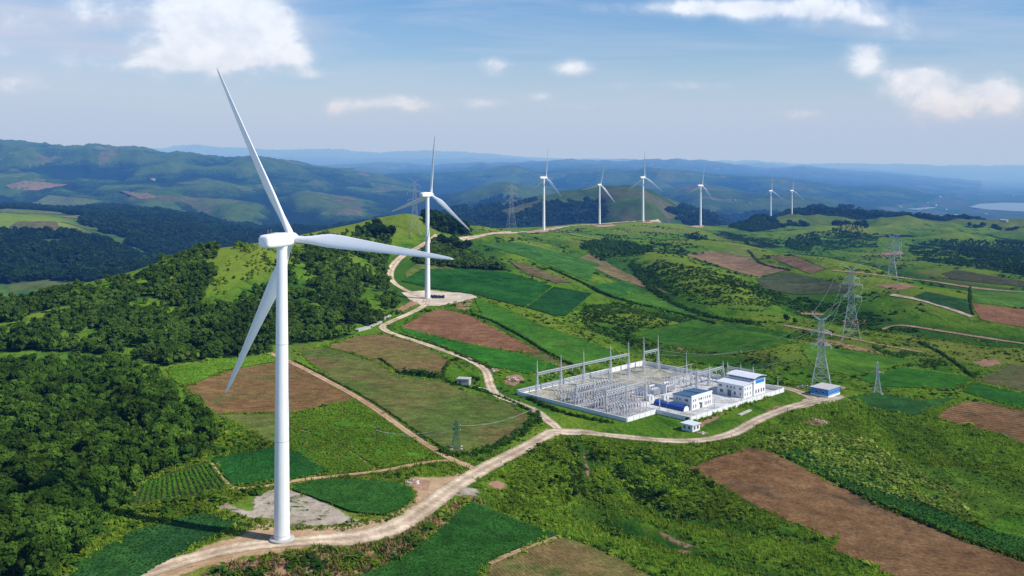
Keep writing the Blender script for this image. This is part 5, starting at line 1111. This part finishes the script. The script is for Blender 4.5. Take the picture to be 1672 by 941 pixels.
# yard masts
for s_, t_, h, lab in ((2.5, 57, 9.5, 'slim steel mast nearest the front corner of the yard'), (20.8, 60, 12, 'tall slim mast beside the short white end wall'), (78, 40, 15, 'tall thin lightning mast in the back half of the yard'), (27, 62.5, 8.5, 'pair pole left of the blue barrel roof'), (93, 82, 7, 'leaning lamp post at the back right corner of the yard'), (61, 82.5, 5.5, 'small lamp post on the forecourt by the right wall'), (40, 82.5, 5.5, 'small lamp post on the forecourt opposite the blue roofed building')):
    T = empty('lighting_mast', S(s_, t_, .1), UA, lab, 'mast'); mb = MB(); mb.tube([(0,0,0),(0,0,h*.6),(0,0,h)], [.24,.17,.06], 8); mb.build('pole', M['galv'], T); mb = MB(); mb.bar((0,0,h-.2),(.9,0,h),.09); mb.box(.6,1.2,-.16,.16,h-.05,h+.08); mb.build('lamp_head', M['galv_dk'], T); mb = MB(); mb.box(-.35,.35,-.35,.35,-.1,.25); mb.build('footing', M['concrete'], T)
# strung conductors over the yard and out to the first pylon
for k, t_ in enumerate((18, 26, 34.5, 46, 49.5)):
    cable(S(4, t_, 6.1), S(35, t_, 6.1), .5, .05, 'thin bare conductor strung over the crowded front half of the yard', 'conductors over the yard', 'conductor', 'conductor')
for k, s_ in enumerate((8, 14, 24, 30, 44, 50, 62)):
    cable(S(s_, 9.5, 10.2), S(s_ + .5, 34.5, 6.2), 1.4, .05, 'thin bare conductor hanging from the long gantry beam down into the yard', 'conductors from the long gantry', 'conductor', 'conductor')
for k in range(3): cable(S(92.3, 55.5 + k * 5.5, 7.6), p1[2 + k], 3.5, .03, 'thin cable rising from the back right gantry to the nearest large pylon', 'cables from the yard to the pylon')
for k in range(2): cable(S(82 + 10 * k, 11, 10.2), p2[2 + k], 14, .028, 'long sagging cable from the far corner gantry to the horned pylon', 'long cables from the far corner gantry')
# ------------------------------------------------------------------ buildings
M['bwhite'] = paint('white_plaster', (.80, .80, .79), .8, var=.07, scale=.4, streak=.10)
M['blue_roof'] = paint('blue_metal_roof', (.050, .125, .235), .55, var=.15, scale=.5, streak=.1)
M['blue_bright'] = paint('bright_blue_sheet', (.014, .070, .30), .5, var=.2, scale=.8)
M['blue_wall'] = paint('blue_wall', (.030, .22, .60), .6, var=.12)
M['roof_pale'] = paint('pale_metal_roof', (.66, .69, .73), .5, var=.08, scale=.5)
M['roof_grey'] = paint('grey_membrane_roof', (.48, .46, .45), .8, var=.15, scale=.5)
M['glass'] = paint('dark_window_glass', (.035, .05, .075), .15, var=.3)
M['frame'] = paint('pale_frame', (.62, .63, .64), .5)
M['dooru'] = paint('dark_door', (.13, .15, .17), .5)
def local(T): return T
def box(T, name, mat, x0, x1, y0, y1, z0, z1): mb = MB(); mb.box(x0, x1, y0, y1, z0, z1); return mb.build(name, M[mat], T)
def window(T, face, a, b, z0, z1, at, mull=1):
    """window on a wall: face 'y-' means the wall at y=at facing -y ...; a..b along the wall"""
    g_ = .03; mb = MB(); fr = MB(); si = MB()
    def bx(m, a0, a1, d0, d1, q0, q1):
        s = 1 if face[1] == '+' else -1; lo, hi = sorted((at + s*d0, at + s*d1))
        if face[0] == 'y': m.box(a0, a1, lo, hi, q0, q1)
        else: m.box(lo, hi, a0, a1, q0, q1)
    bx(mb, a + .06, b - .06, -.02, .012, z0 + .06, z1 - .06)
    for q in ((a, a + .08), (b - .08, b)): bx(fr, q[0], q[1], -.02, .05, z0, z1)
    bx(fr, a + .08, b - .08, -.02, .05, z1 - .08, z1); bx(fr, a + .08, b - .08, -.02, .05, z0, z0 + .08)
    for k in range(mull): c = a + (b - a) * (k + 1) / (mull + 1); bx(fr, c - .03, c + .03, -.01, .035, z0 + .08, z1 - .08)
    bx(si, a - .1, b + .1, 0, .14, z0 - .10, z0)
    w_ = mb.build('window', M['glass'], T); fr.build('frame', M['frame'], w_); si.build('sill', M['frame'], w_)
def door(T, face, a, b, z1, at):
    s = 1 if face[1] == '+' else -1; lo, hi = sorted((at, at + s*.06)); mb = MB()
    mb.box(*((a, b, lo, hi) if face[0] == 'y' else (lo, hi, a, b)), .0, z1); d = mb.build('door', M['dooru'], T)
    lo, hi = sorted((at + s*.06, at + s*.10)); mb = MB(); mb.box(*((b - .2, b - .1, lo, hi) if face[0] == 'y' else (lo, hi, b - .2, b - .1)), .95, 1.1); mb.build('handle', M['frame'], d)
    lo, hi = sorted((at, at + s*.9)); mb = MB(); mb.box(*((a - .4, b + .4, lo, hi) if face[0] == 'y' else (lo, hi, a - .4, b + .4)), z1 + .2, z1 + .32); mb.build('canopy', M['frame'], T)
# local axes: x along the yard's depth, y to the LEFT (toward smaller t); right faces are y = 0, front faces x = 0
# the two storey building with the blue roof
T = empty('office_building', S(35, 74, .1), UA, 'two storey white building with a blue sloping roof in front of the yard', 'building')
box(T, 'wall', 'bwhite', 0, 15.5, 0, 10, 0, 5.6); box(T, 'parapet', 'bwhite', -.12, 15.62, -.12, .35, 5.6, 6.25)
for x0, x1 in ((0, 7.9), (7.9, 15.5)):
    mb = MB(); mb.add([(x0 - .3, .36, 6.1), (x1 + .1, .36, 6.1), (x1 + .1, 10.4, 5.75), (x0 - .3, 10.4, 5.75), (x0 - .3, .36, 5.9), (x1 + .1, .36, 5.9), (x1 + .1, 10.4, 5.55), (x0 - .3, 10.4, 5.55)], [(0,1,2,3),(7,6,5,4),(0,4,5,1),(1,5,6,2),(2,6,7,3),(3,7,4,0)])
    for k in range(1, 10): mb.bar((x0 - .3, .36 + k, 6.13 - .035*k), (x1, .36 + k, 6.13 - .035*k), .06)
    rf = mb.build('roof', M['blue_roof'], T)
box(rf, 'ridge_strip', 'dooru', 7.7, 8.0, .4, 10.2, 6.1, 6.32)
for a, b in ((.9, 1.7), (2.5, 3.3), (5.2, 6.0), (6.6, 7.8), (8.8, 9.4), (10.2, 10.8), (11.6, 12.4), (13.3, 14.3)): window(T, 'y-', a, b, 3.6, 4.7, 0)
for a, b in ((.9, 1.6), (2.6, 3.4), (9.8, 10.5), (11.1, 11.8), (12.4, 13.1), (13.7, 14.4)): window(T, 'y-', a, b, .8, 2.4, 0)
door(T, 'y-', 6.2, 8.0, 2.5, 0)
for a, b in ((1.8, 3.6), (6.0, 6.7), (7.6, 8.4)): window(T, 'x-', a, b, 3.5, 4.6, 0)
window(T, 'x-', 1.2, 1.8, .9, 2.2, 0); window(T, 'x-', 3.0, 4.0, .9, 2.2, 0)
# bright blue barrel roofed sheds in front of it
for k, (t_, wd) in enumerate(((73.0, 9.2), (63.5, 7.0))):
    T = empty('storage_shed', S(30.6, t_, .1), UA, ('low shed under a bright blue barrel roof, against the white building' if k == 0 else 'second bright blue barrel roofed shed, farther left and partly behind the first'), 'shed')
    mb = MB(); n = 9; vs = []
    for y in (0, wd):
        for i in range(n + 1): a = math.pi * (i / n); vs.append((1.9 - 1.9*math.cos(a), y, .75 + 1.5*math.sin(a)))
    fs = [(i, i + 1, n + 2 + i, n + 1 + i) for i in range(n)]; mb.add(vs, fs, True)
    for y in (.02, wd * .33, wd * .66, wd - .02): mb.tube([(1.9 - 1.93*math.cos(math.pi*i/n), y, .75 + 1.53*math.sin(math.pi*i/n)) for i in range(n + 1)], .05, 5)
    mb.build('roof', M['blue_bright'], T)
    mb = MB(); mb.add([(1.9 - 1.85*math.cos(math.pi*i/n), .05, .75 + 1.45*math.sin(math.pi*i/n)) for i in range(n + 1)], [tuple(range(n + 1))]); mb.box(.06, 3.74, .06, .2, 0, .75); mb.build('end_wall', M['bwhite'], T)
    box(T, 'base_wall', 'blue_bright', .04, .18, .2, wd - .1, 0, .76)
# the larger white building
T = empty('control_building', S(70, 78, .1), UA, 'larger two storey white building with pale roofs and a blue clerestory at the back right', 'building')
box(T, 'wall', 'bwhite', 0, 7.6, 0, 14.6, 0, 5.6)
mb = MB(); mb.add([(-.4,-.4,5.62),(7.7,-.4,6.25),(7.7,15.0,6.25),(-.4,15.0,5.62),(-.4,-.4,5.82),(7.7,-.4,6.45),(7.7,15.0,6.45),(-.4,15.0,5.82)], [(0,3,2,1),(4,5,6,7),(0,1,5,4),(1,2,6,5),(2,3,7,6),(3,0,4,7)]); mb.build('roof', M['roof_pale'], T)
box(T, 'rear_wall', 'bwhite', 7.61, 17.5, -.6, 13.4, 0, 7.1); box(T, 'clerestory', 'blue_roof', 7.66, 17.4, -.5, 13.3, 7.1, 8.0)
for y in (1.5, 3.5, 5.5, 7.5, 9.5, 11.5): window(T, 'x-', y, y + 1.3, 7.2, 7.85, 7.66, 0)
mb = MB(); n = 8; top = []; bot = []
for i in range(n + 1): x = 7.1 + 11.0*i/n; z = 8.02 + .75*math.sin(math.pi*i/n); top.append((x, z + .16)); bot.append((x, z))
vs = [(x, y, z) for y in (-1.2, 14.2) for x, z in top] + [(x, y, z) for y in (-1.2, 14.2) for x, z in bot]; m_ = n + 1
fs = [(i, i+1, m_+i+1, m_+i) for i in range(n)] + [(2*m_+i, 3*m_+i, 3*m_+i+1, 2*m_+i+1) for i in range(n)] + [(i, 2*m_+i, 2*m_+i+1, i+1) for i in range(n)] + [(m_+i, m_+i+1, 3*m_+i+1, 3*m_+i) for i in range(n)] + [(0, m_, 3*m_, 2*m_), (n, 2*m_+n, 3*m_+n, m_+n)]
mb.add(vs, fs); mb.build('curved_roof', M['roof_pale'], T)
box(T, 'blue_band', 'blue_wall', 9.2, 16.6, -.72, -.6, 5.5, 7.0)
for a in (9.0, 11.2, 13.6, 15.6): window(T, 'y-', a, a + 1.0, 1.0, 2.7, -.6, 0)
for a, b in ((1.2, 2.3), (4.6, 5.5), (6.4, 7.3), (8.3, 9.3), (11.8, 13.4)): window(T, 'x-', a, b, 3.7, 4.7, 0)
for a, b in ((1.4, 2.1), (4.2, 5.3), (11.2, 12.9)): window(T, 'x-', a, b, 1.0, 2.5, 0)
door(T, 'x-', 6.8, 8.8, 2.6, 0)
for a, b in ((.9, 1.6), (3.0, 3.7), (5.2, 5.9)): window(T, 'y-', a, b, 3.6, 4.7, 0, 0); window(T, 'y-', a, b, 1.0, 2.3, 0, 0)
# guard hut
T = empty('guard_hut', S(7, 94.5, 0), UA, 'small white hut with a pale flat roof outside the wall beside the loop road', 'hut')
z_ = hz(T.location.x, T.location.y); T.location.z = z_ + .1
box(T, 'wall', 'bwhite', 0, 5, 0, 5.4, -.8, 2.6); box(T, 'roof', 'roof_pale', -.5, 5.5, -.5, 5.9, 2.6, 2.85)
for a in (.7, 2.9): window(T, 'y-', a, a + 1.3, .7, 2.1, 0)
window(T, 'x-', 1.0, 2.2, .8, 2.0, 0); window(T, 'x-', 3.4, 4.6, .8, 2.0, 0)
# blue walled building under the first pylon
bp = P(1352.5, 650.5); T = empty('pump_house', (bp.x, bp.y, 0.05), UA, 'low building with bright blue walls and a flat grey roof under the nearest large pylon', 'building')
box(T, 'wall', 'blue_wall', 0, 11.0, 0, 9.0, .9, 3.7); box(T, 'plinth', 'bwhite', -.06, 11.06, -.06, 9.06, -.6, .9); box(T, 'roof', 'roof_grey', -.35, 11.35, -.35, 9.35, 3.7, 3.95)
for a in (1.2, 3.6, 6.0, 8.6): window(T, 'y-', a, a + 1.1, 1.4, 2.7, 0, 0)
window(T, 'x-', 2, 3.2, 1.4, 2.7, 0, 0); window(T, 'x-', 5.5, 6.7, 1.4, 2.7, 0, 0)
# concrete hut beside the road
bp = P(746, 628); T = empty('concrete_hut', (bp.x, bp.y, bp.z - .1), R(-12), 'small bare concrete hut with a flat roof between the olive field and the road', 'hut')
box(T, 'wall', 'concrete', 0, 6.0, 0, 4.2, -.5, 2.7); box(T, 'roof', 'concrete', -.25, 6.25, -.25, 4.45, 2.7, 2.95); box(T, 'door', 'dooru', 1.0, 2.0, -.04, .0, 0, 2.0); window(T, 'x-', 1.4, 2.6, 1.0, 2.0, 0, 0)
# low walls and rubble
def low_wall(pp, h, th, label, mat='concrete', name='retaining_wall'):
    a, b = P(*pp[0]), P(*pp[1]); c = (a + b) / 2; d = b - a; L = d.xy.length; T = empty(name, (c.x, c.y, min(a.z, b.z) - .2), math.atan2(d.y, d.x), label, 'wall')
    box(T, 'block', mat, -L/2, L/2, -th/2, th/2, -.6, h); box(T, 'coping', mat, -L/2 - .05, L/2 + .05, -th/2 - .08, th/2 + .08, h, h + .14)
M['stone_red'] = paint('reddish_block', (.30, .20, .15), .9, var=.3)
low_wall([(582,541),(602,536)], 1.3, 3.2, 'pale concrete slab wall farthest left below the ridge wood')
low_wall([(605,534),(622,527)], 1.2, 2.0, 'pale concrete slab in the middle of three along the ridge wood edge')
low_wall([(626,522),(637,517)], 1.2, 1.6, 'pale concrete slab nearest the second turbine along the wood edge')
low_wall([(768,630),(795,637)], .7, .8, 'broken low concrete wall right of the concrete hut')
low_wall([(357,833),(372,826)], .9, .5, 'short reddish retaining wall at the left tip of the grey gravel patch', 'stone_red')
low_wall([(1207,679),(1225,671)], .6, 1.4, 'low rough stone edging on the bank between the long white wall and the road')
M['stone'] = paint('broken_concrete', (.42, .33, .28), .9, var=.35, scale=.9); M['stone_w'] = paint('pale_rubble', (.66, .60, .56), .9, var=.2, scale=.9)
def rubble(px, py, rad, h, n, label, mats=('stone', 'stone_w')):
    rad *= .75; h *= .8; c = P(px, py); T = empty('rubble_pile', (c.x, c.y, c.z), 0, label, 'rubble'); rr = random.Random(int(px)); bag = {m_: MB() for m_ in mats}
    mb = MB(); k = 14; vs = [(math.cos(6.283*i/k)*rad*rr.uniform(.8,1.1), math.sin(6.283*i/k)*rad*.7*rr.uniform(.8,1.1), -.3) for i in range(k)] + [(math.cos(6.283*i/k)*rad*.5*rr.uniform(.6,1.2), math.sin(6.283*i/k)*rad*.4*rr.uniform(.6,1.2), h*rr.uniform(.5,.9)) for i in range(k)] + [(0, 0, h)]
    mb.add(vs, [(i, (i+1) % k, k+(i+1) % k, k+i) for i in range(k)] + [(k+i, k+(i+1) % k, 2*k) for i in range(k)], True); mb.build('mound', M['earth_solid'], T)
    for q in range(n):
        m_ = mats[0] if rr.random() < .65 else mats[1]; a, r_ = rr.uniform(0, 6.28), rad*math.sqrt(rr.random())*1.05; x, y = math.cos(a)*r_, math.sin(a)*r_*.75; z = h*max(0, 1 - r_/rad)*.9; s = rr.uniform(.15, .45)
        M3 = Matrix.Translation((x, y, z)) @ Matrix.Rotation(rr.uniform(0, 6), 4, Vector((rr.random(), rr.random(), rr.random())).normalized())
        cs = [M3 @ Vector((i*s*rr.uniform(.6,1.3), j*s*rr.uniform(.6,1.2), l*s*.5)) for l in (-1, 1) for i, j in ((-1,-1),(1,-1),(1,1),(-1,1))]
        bag[m_].add(cs, [(0,3,2,1),(4,5,6,7),(0,1,5,4),(1,2,6,5),(2,3,7,6),(3,0,4,7)])
    for m_ in mats: bag[m_].build('broken_stone', M[m_], T)
M['earth_solid'] = crop_mat('mound_earth', (.30, .19, .12), (.38, .25, .16), fine=1.2)
rubble(674, 789, 3.4, 1.3, 60, 'pinkish rubble pile with pale slabs beside the dark green oval field'); rubble(806, 606, 4.0, 1.6, 40, 'reddish earth heap at the bend of the road above the substation')
rubble(838, 622, 4.6, 2.6, 60, 'collapsed stone ruin among weeds left of the white perimeter wall'); rubble(1336, 690, 5.0, 1.5, 40, 'brown earth heap in the pale flowering crop below the road')
rubble(1146, 708, 2.6, .7, 26, 'scattered pale stones beside the guard hut'); rubble(1312, 632, 4.5, .8, 34, 'stones and reddish soil at the left foot of the nearest large pylon'); rubble(1372, 634, 4.0, 1.0, 26, 'reddish soil heap behind the blue walled building')
# tiny settlements in the far valleys
M['far_roof'] = paint('pale_far_roof', (.45, .44, .44), .7); M['far_wall'] = paint('pale_far_wall', (.42, .42, .42), .8)
def farm(px, py, L, Wd, h, label, rz):
    p_ = P(px, py); T = empty('farm_house', (p_.x, p_.y, p_.z - .5), rz, label, 'house', 'houses in the far valleys'); box(T, 'wall', 'far_wall', -L/2, L/2, -Wd/2, Wd/2, -4, h)
    mb = MB(); a, b, e = L/2 + .8, Wd/2 + .8, h + Wd*.25; mb.add([(-a,-b,h),(a,-b,h),(a,b,h),(-a,b,h),(-a,0,e),(a,0,e)], [(0,1,5,4),(2,3,4,5),(1,2,5),(3,0,4),(0,3,2,1)]); mb.build('roof', M['far_roof'], T)
for px, py in ((250,294),(84,339),(76,345),(172,362),(1515,332),(1528,336),(1500,347),(1545,343),(1560,352),(1590,357),(1470,338),(1610,350),(1640,362),(1535,322),(1655,320),(1600,318),(1300,346),(1330,342),(1200,328),(1225,333)):
    farm(px, py, random.uniform(8, 17), random.uniform(6, 8), random.uniform(3, 4), 'tiny pale house in the hazy valley far behind the turbines' if px > 700 else 'tiny pale house in the wooded valley at left', random.uniform(0, 3))
# ------------------------------------------------------------------ camera, sun, sky, haze
cam = bpy.data.cameras.new('camera'); co = bpy.data.objects.new('camera', cam); col.objects.link(co)
co.location = (0, 0, CAMZ); co.rotation_euler = (R(90), 0, 0); cam.sensor_width = 36; cam.lens = 36 * F / 1672; cam.shift_y = -(470.5 - Y0) / 1672
cam.clip_start = 1; cam.clip_end = 200000; scn.camera = co
EL = R(42); sdir = Vector((.94 * math.cos(EL), -.34 * math.cos(EL), math.sin(EL))).normalized()
sun = bpy.data.lights.new('sun', 'SUN'); sun.energy = 5.0; sun.angle = R(.5); sun.color = (1.0, .95, .87)
so = bpy.data.objects.new('sun', sun); col.objects.link(so); so.rotation_euler = (-sdir).to_track_quat('-Z', 'Y').to_euler()
w = bpy.data.worlds.new('World'); scn.world = w; w.use_nodes = True; w.node_tree.nodes.clear(); g = NT(w.node_tree)
sky = g.node('ShaderNodeTexSky', sky_type='NISHITA'); sky.sun_disc = False; sky.sun_elevation = EL; sky.sun_rotation = math.atan2(sdir.x, sdir.y)
sky.altitude = 300; sky.air_density = 1.15; sky.dust_density = .6; sky.ozone_density = 2.0
d = g.node('ShaderNodeTexCoord').outputs['Generated']; sx = g.node('ShaderNodeSeparateXYZ'); g.l.new(d, sx.inputs[0])
yy = g.m('MAXIMUM', sx.outputs[1], .05); ax = g.m('DIVIDE', sx.outputs[0], yy); az = g.m('DIVIDE', sx.outputs[2], yy)
cv = g.node('ShaderNodeCombineXYZ'); g.l.new(ax, cv.inputs[0]); g.l.new(az, cv.inputs[1]); uv = cv.outputs[0]
def fb(loc, sc, det, ro, dist=0.0):
    n = g.node('ShaderNodeTexNoise'); g.l.new(g.mapping(uv, scale=sc, loc=loc), n.inputs['Vector']); n.inputs['Scale'].default_value = 1
    n.inputs['Detail'].default_value = det; n.inputs['Roughness'].default_value = ro; n.inputs['Distortion'].default_value = dist; return n.outputs[0]
nA = fb((0, 0, 0), (20, 26, 1), 9, .58, .3); nB = fb((-.28, -.55, 0), (20, 26, 1), 5, .5, .3)
big = fb((0, 0, 0), (3.2, 24, 1), 6, .6, .8)
CL = [ # px, py, rx, ry, weight  (directions of the clouds)
 (335,30,85,60,1.2),(285,98,60,20,.85),(400,90,90,22,.8),(445,25,32,26,.9),(365,60,70,46,.9),(480,92,38,16,.65),(130,95,55,14,.45),(210,105,28,12,.45),(40,132,60,16,.6),(0,85,22,14,.5),(100,30,130,32,.30),(200,15,120,20,.3),
 (808,108,24,14,.85),(930,110,34,13,.8),(885,158,26,9,.75),(640,172,85,13,.75),(782,168,34,9,.8),(932,175,34,8,.6),(545,178,18,18,.6),(500,122,70,8,.35),
 (1200,14,110,16,.95),(1350,14,85,24,1.0),(1060,14,100,10,.45),(1420,35,28,9,.6),(1420,95,34,28,.85),(1505,127,46,15,1.15),(1525,165,55,34,.75),(1460,50,28,20,.4),(1550,185,34,18,.5),(1630,150,40,22,.6),(1640,180,24,20,.45),(1445,152,22,12,.5),(1560,55,60,12,.2),(1305,187,40,9,.6),(1630,150,30,30,.5),(1100,140,120,8,.35)]
dens = None
for px, py, rx, ry, wt in CL:
    a = g.m('MULTIPLY', g.m('SUBTRACT', ax, (px - CX) / F), F / rx); b_ = g.m('MULTIPLY', g.m('SUBTRACT', az, (Y0 - py) / F), F / ry)
    r2 = g.m('ADD', g.m('MULTIPLY', a, a), g.m('MULTIPLY', b_, b_)); e = g.m('MULTIPLY', g.m('EXPONENT', g.m('MULTIPLY', r2, -.75)), wt)
    dens = e if dens is None else g.m('ADD', dens, e)
dens = g.m('MINIMUM', dens, 1.5)
d1 = g.m('ADD', dens, g.m('MULTIPLY', g.m('SUBTRACT', nA, .5), 2.0)); d2 = g.m('ADD', dens, g.m('MULTIPLY', g.m('SUBTRACT', nB, .5), 2.0))
alpha = g.m('MULTIPLY', g.m('ADD', g.m('MULTIPLY', g.mapr(d1, .0, 1.0), .55), g.m('MULTIPLY', g.mapr(d1, .40, 1.05), .42)), g.mapr(dens, .03, .35))
light = g.m('MULTIPLY', g.mapr(g.m('SUBTRACT', d1, d2), -.55, .45, .45, 1.0), g.mapr(d1, .2, 1.1, .55, 1.0))
ccol = g.mix(light, (4.2, 5.0, 6.3, 1), (7.2, 7.8, 8.9, 1))
streak = g.m('MULTIPLY', g.mapr(big, .38, .72), g.mapr(az, .02, .16, .50, .42)); left = g.mapr(ax, -.08, -.45, 0, .62)
veil = g.m('ADD', streak, g.m('MULTIPLY', left, g.mapr(big, .25, .6, .6, 1.0)))
skyc = g.mix(1.0, sky.outputs[0], g.mix(g.mapr(az, .02, .17), (.80, .84, .98, 1), (.50, .70, .98, 1)), 'MULTIPLY')
base = g.mix(g.m('MULTIPLY', g.mapr(sx.outputs[1], 0, .1), veil), skyc, (4.2, 4.85, 6.2, 1))
base = g.mix(g.mapr(az, .115, -.01, 0, .92), base, (3.85, 4.9, 6.1, 1))
c = g.mix(alpha, base, ccol)
bg = g.node('ShaderNodeBackground'); g.l.new(c, bg.inputs[0]); bg.inputs[1].default_value = .13
ow = g.node('ShaderNodeOutputWorld'); g.l.new(bg.outputs[0], ow.inputs[0])
# haze: layers of absorbing air; their own emission stands in for scattered daylight
SIG0 = np.array([1 / 30000, 1 / 11500, 1 / 4900]); INF = np.array([.41, .545, .74])
for amt, y0, z1, red, INF in ((.20, -3000, 500, 30000, (.41, .545, .74)), (.32, 900, 510, 30000, (.41, .545, .74)), (.34, 2500, 520, 30000, (.41, .545, .74)), (.9, 6500, 530, 15000, (.50, .61, .74))):      # thin over the plateau, thicker over the valleys behind it
    m, g = new_mat('emissive_haze_air'); SIG = np.array([1 / red, SIG0[1], SIG0[2]]) * amt; INF = np.array(INF)
    dmax = float(SIG.max()); ab = g.node('ShaderNodeVolumeAbsorption'); ab.inputs['Color'].default_value = (*(1 - SIG / dmax), 1); ab.inputs['Density'].default_value = dmax
    em = g.node('ShaderNodeEmission'); e3 = SIG * INF; em.inputs['Color'].default_value = (*(e3 / e3.max()), 1); em.inputs['Strength'].default_value = float(e3.max())
    ad = g.node('ShaderNodeAddShader'); g.l.new(ab.outputs[0], ad.inputs[0]); g.l.new(em.outputs[0], ad.inputs[1]); g.l.new(ad.outputs[0], g.out.inputs['Volume'])
    hb = MB(); hb.box(-70000 - y0, 70000 + y0, y0, 75000 + z1, -900 - z1, z1); tag(hb.build('haze', m), kind='structure')
scn.view_settings.view_transform = 'Standard'; scn.view_settings.look = 'None'; scn.view_settings.exposure = 0; scn.view_settings.gamma = 1
cy = scn.cycles; cy.max_bounces = 4; cy.diffuse_bounces = 2; cy.glossy_bounces = 2; cy.transmission_bounces = 3; cy.transparent_max_bounces = 12; cy.volume_bounces = 0
cy.use_denoising = True; cy.caustics_reflective = False; cy.caustics_refractive = False
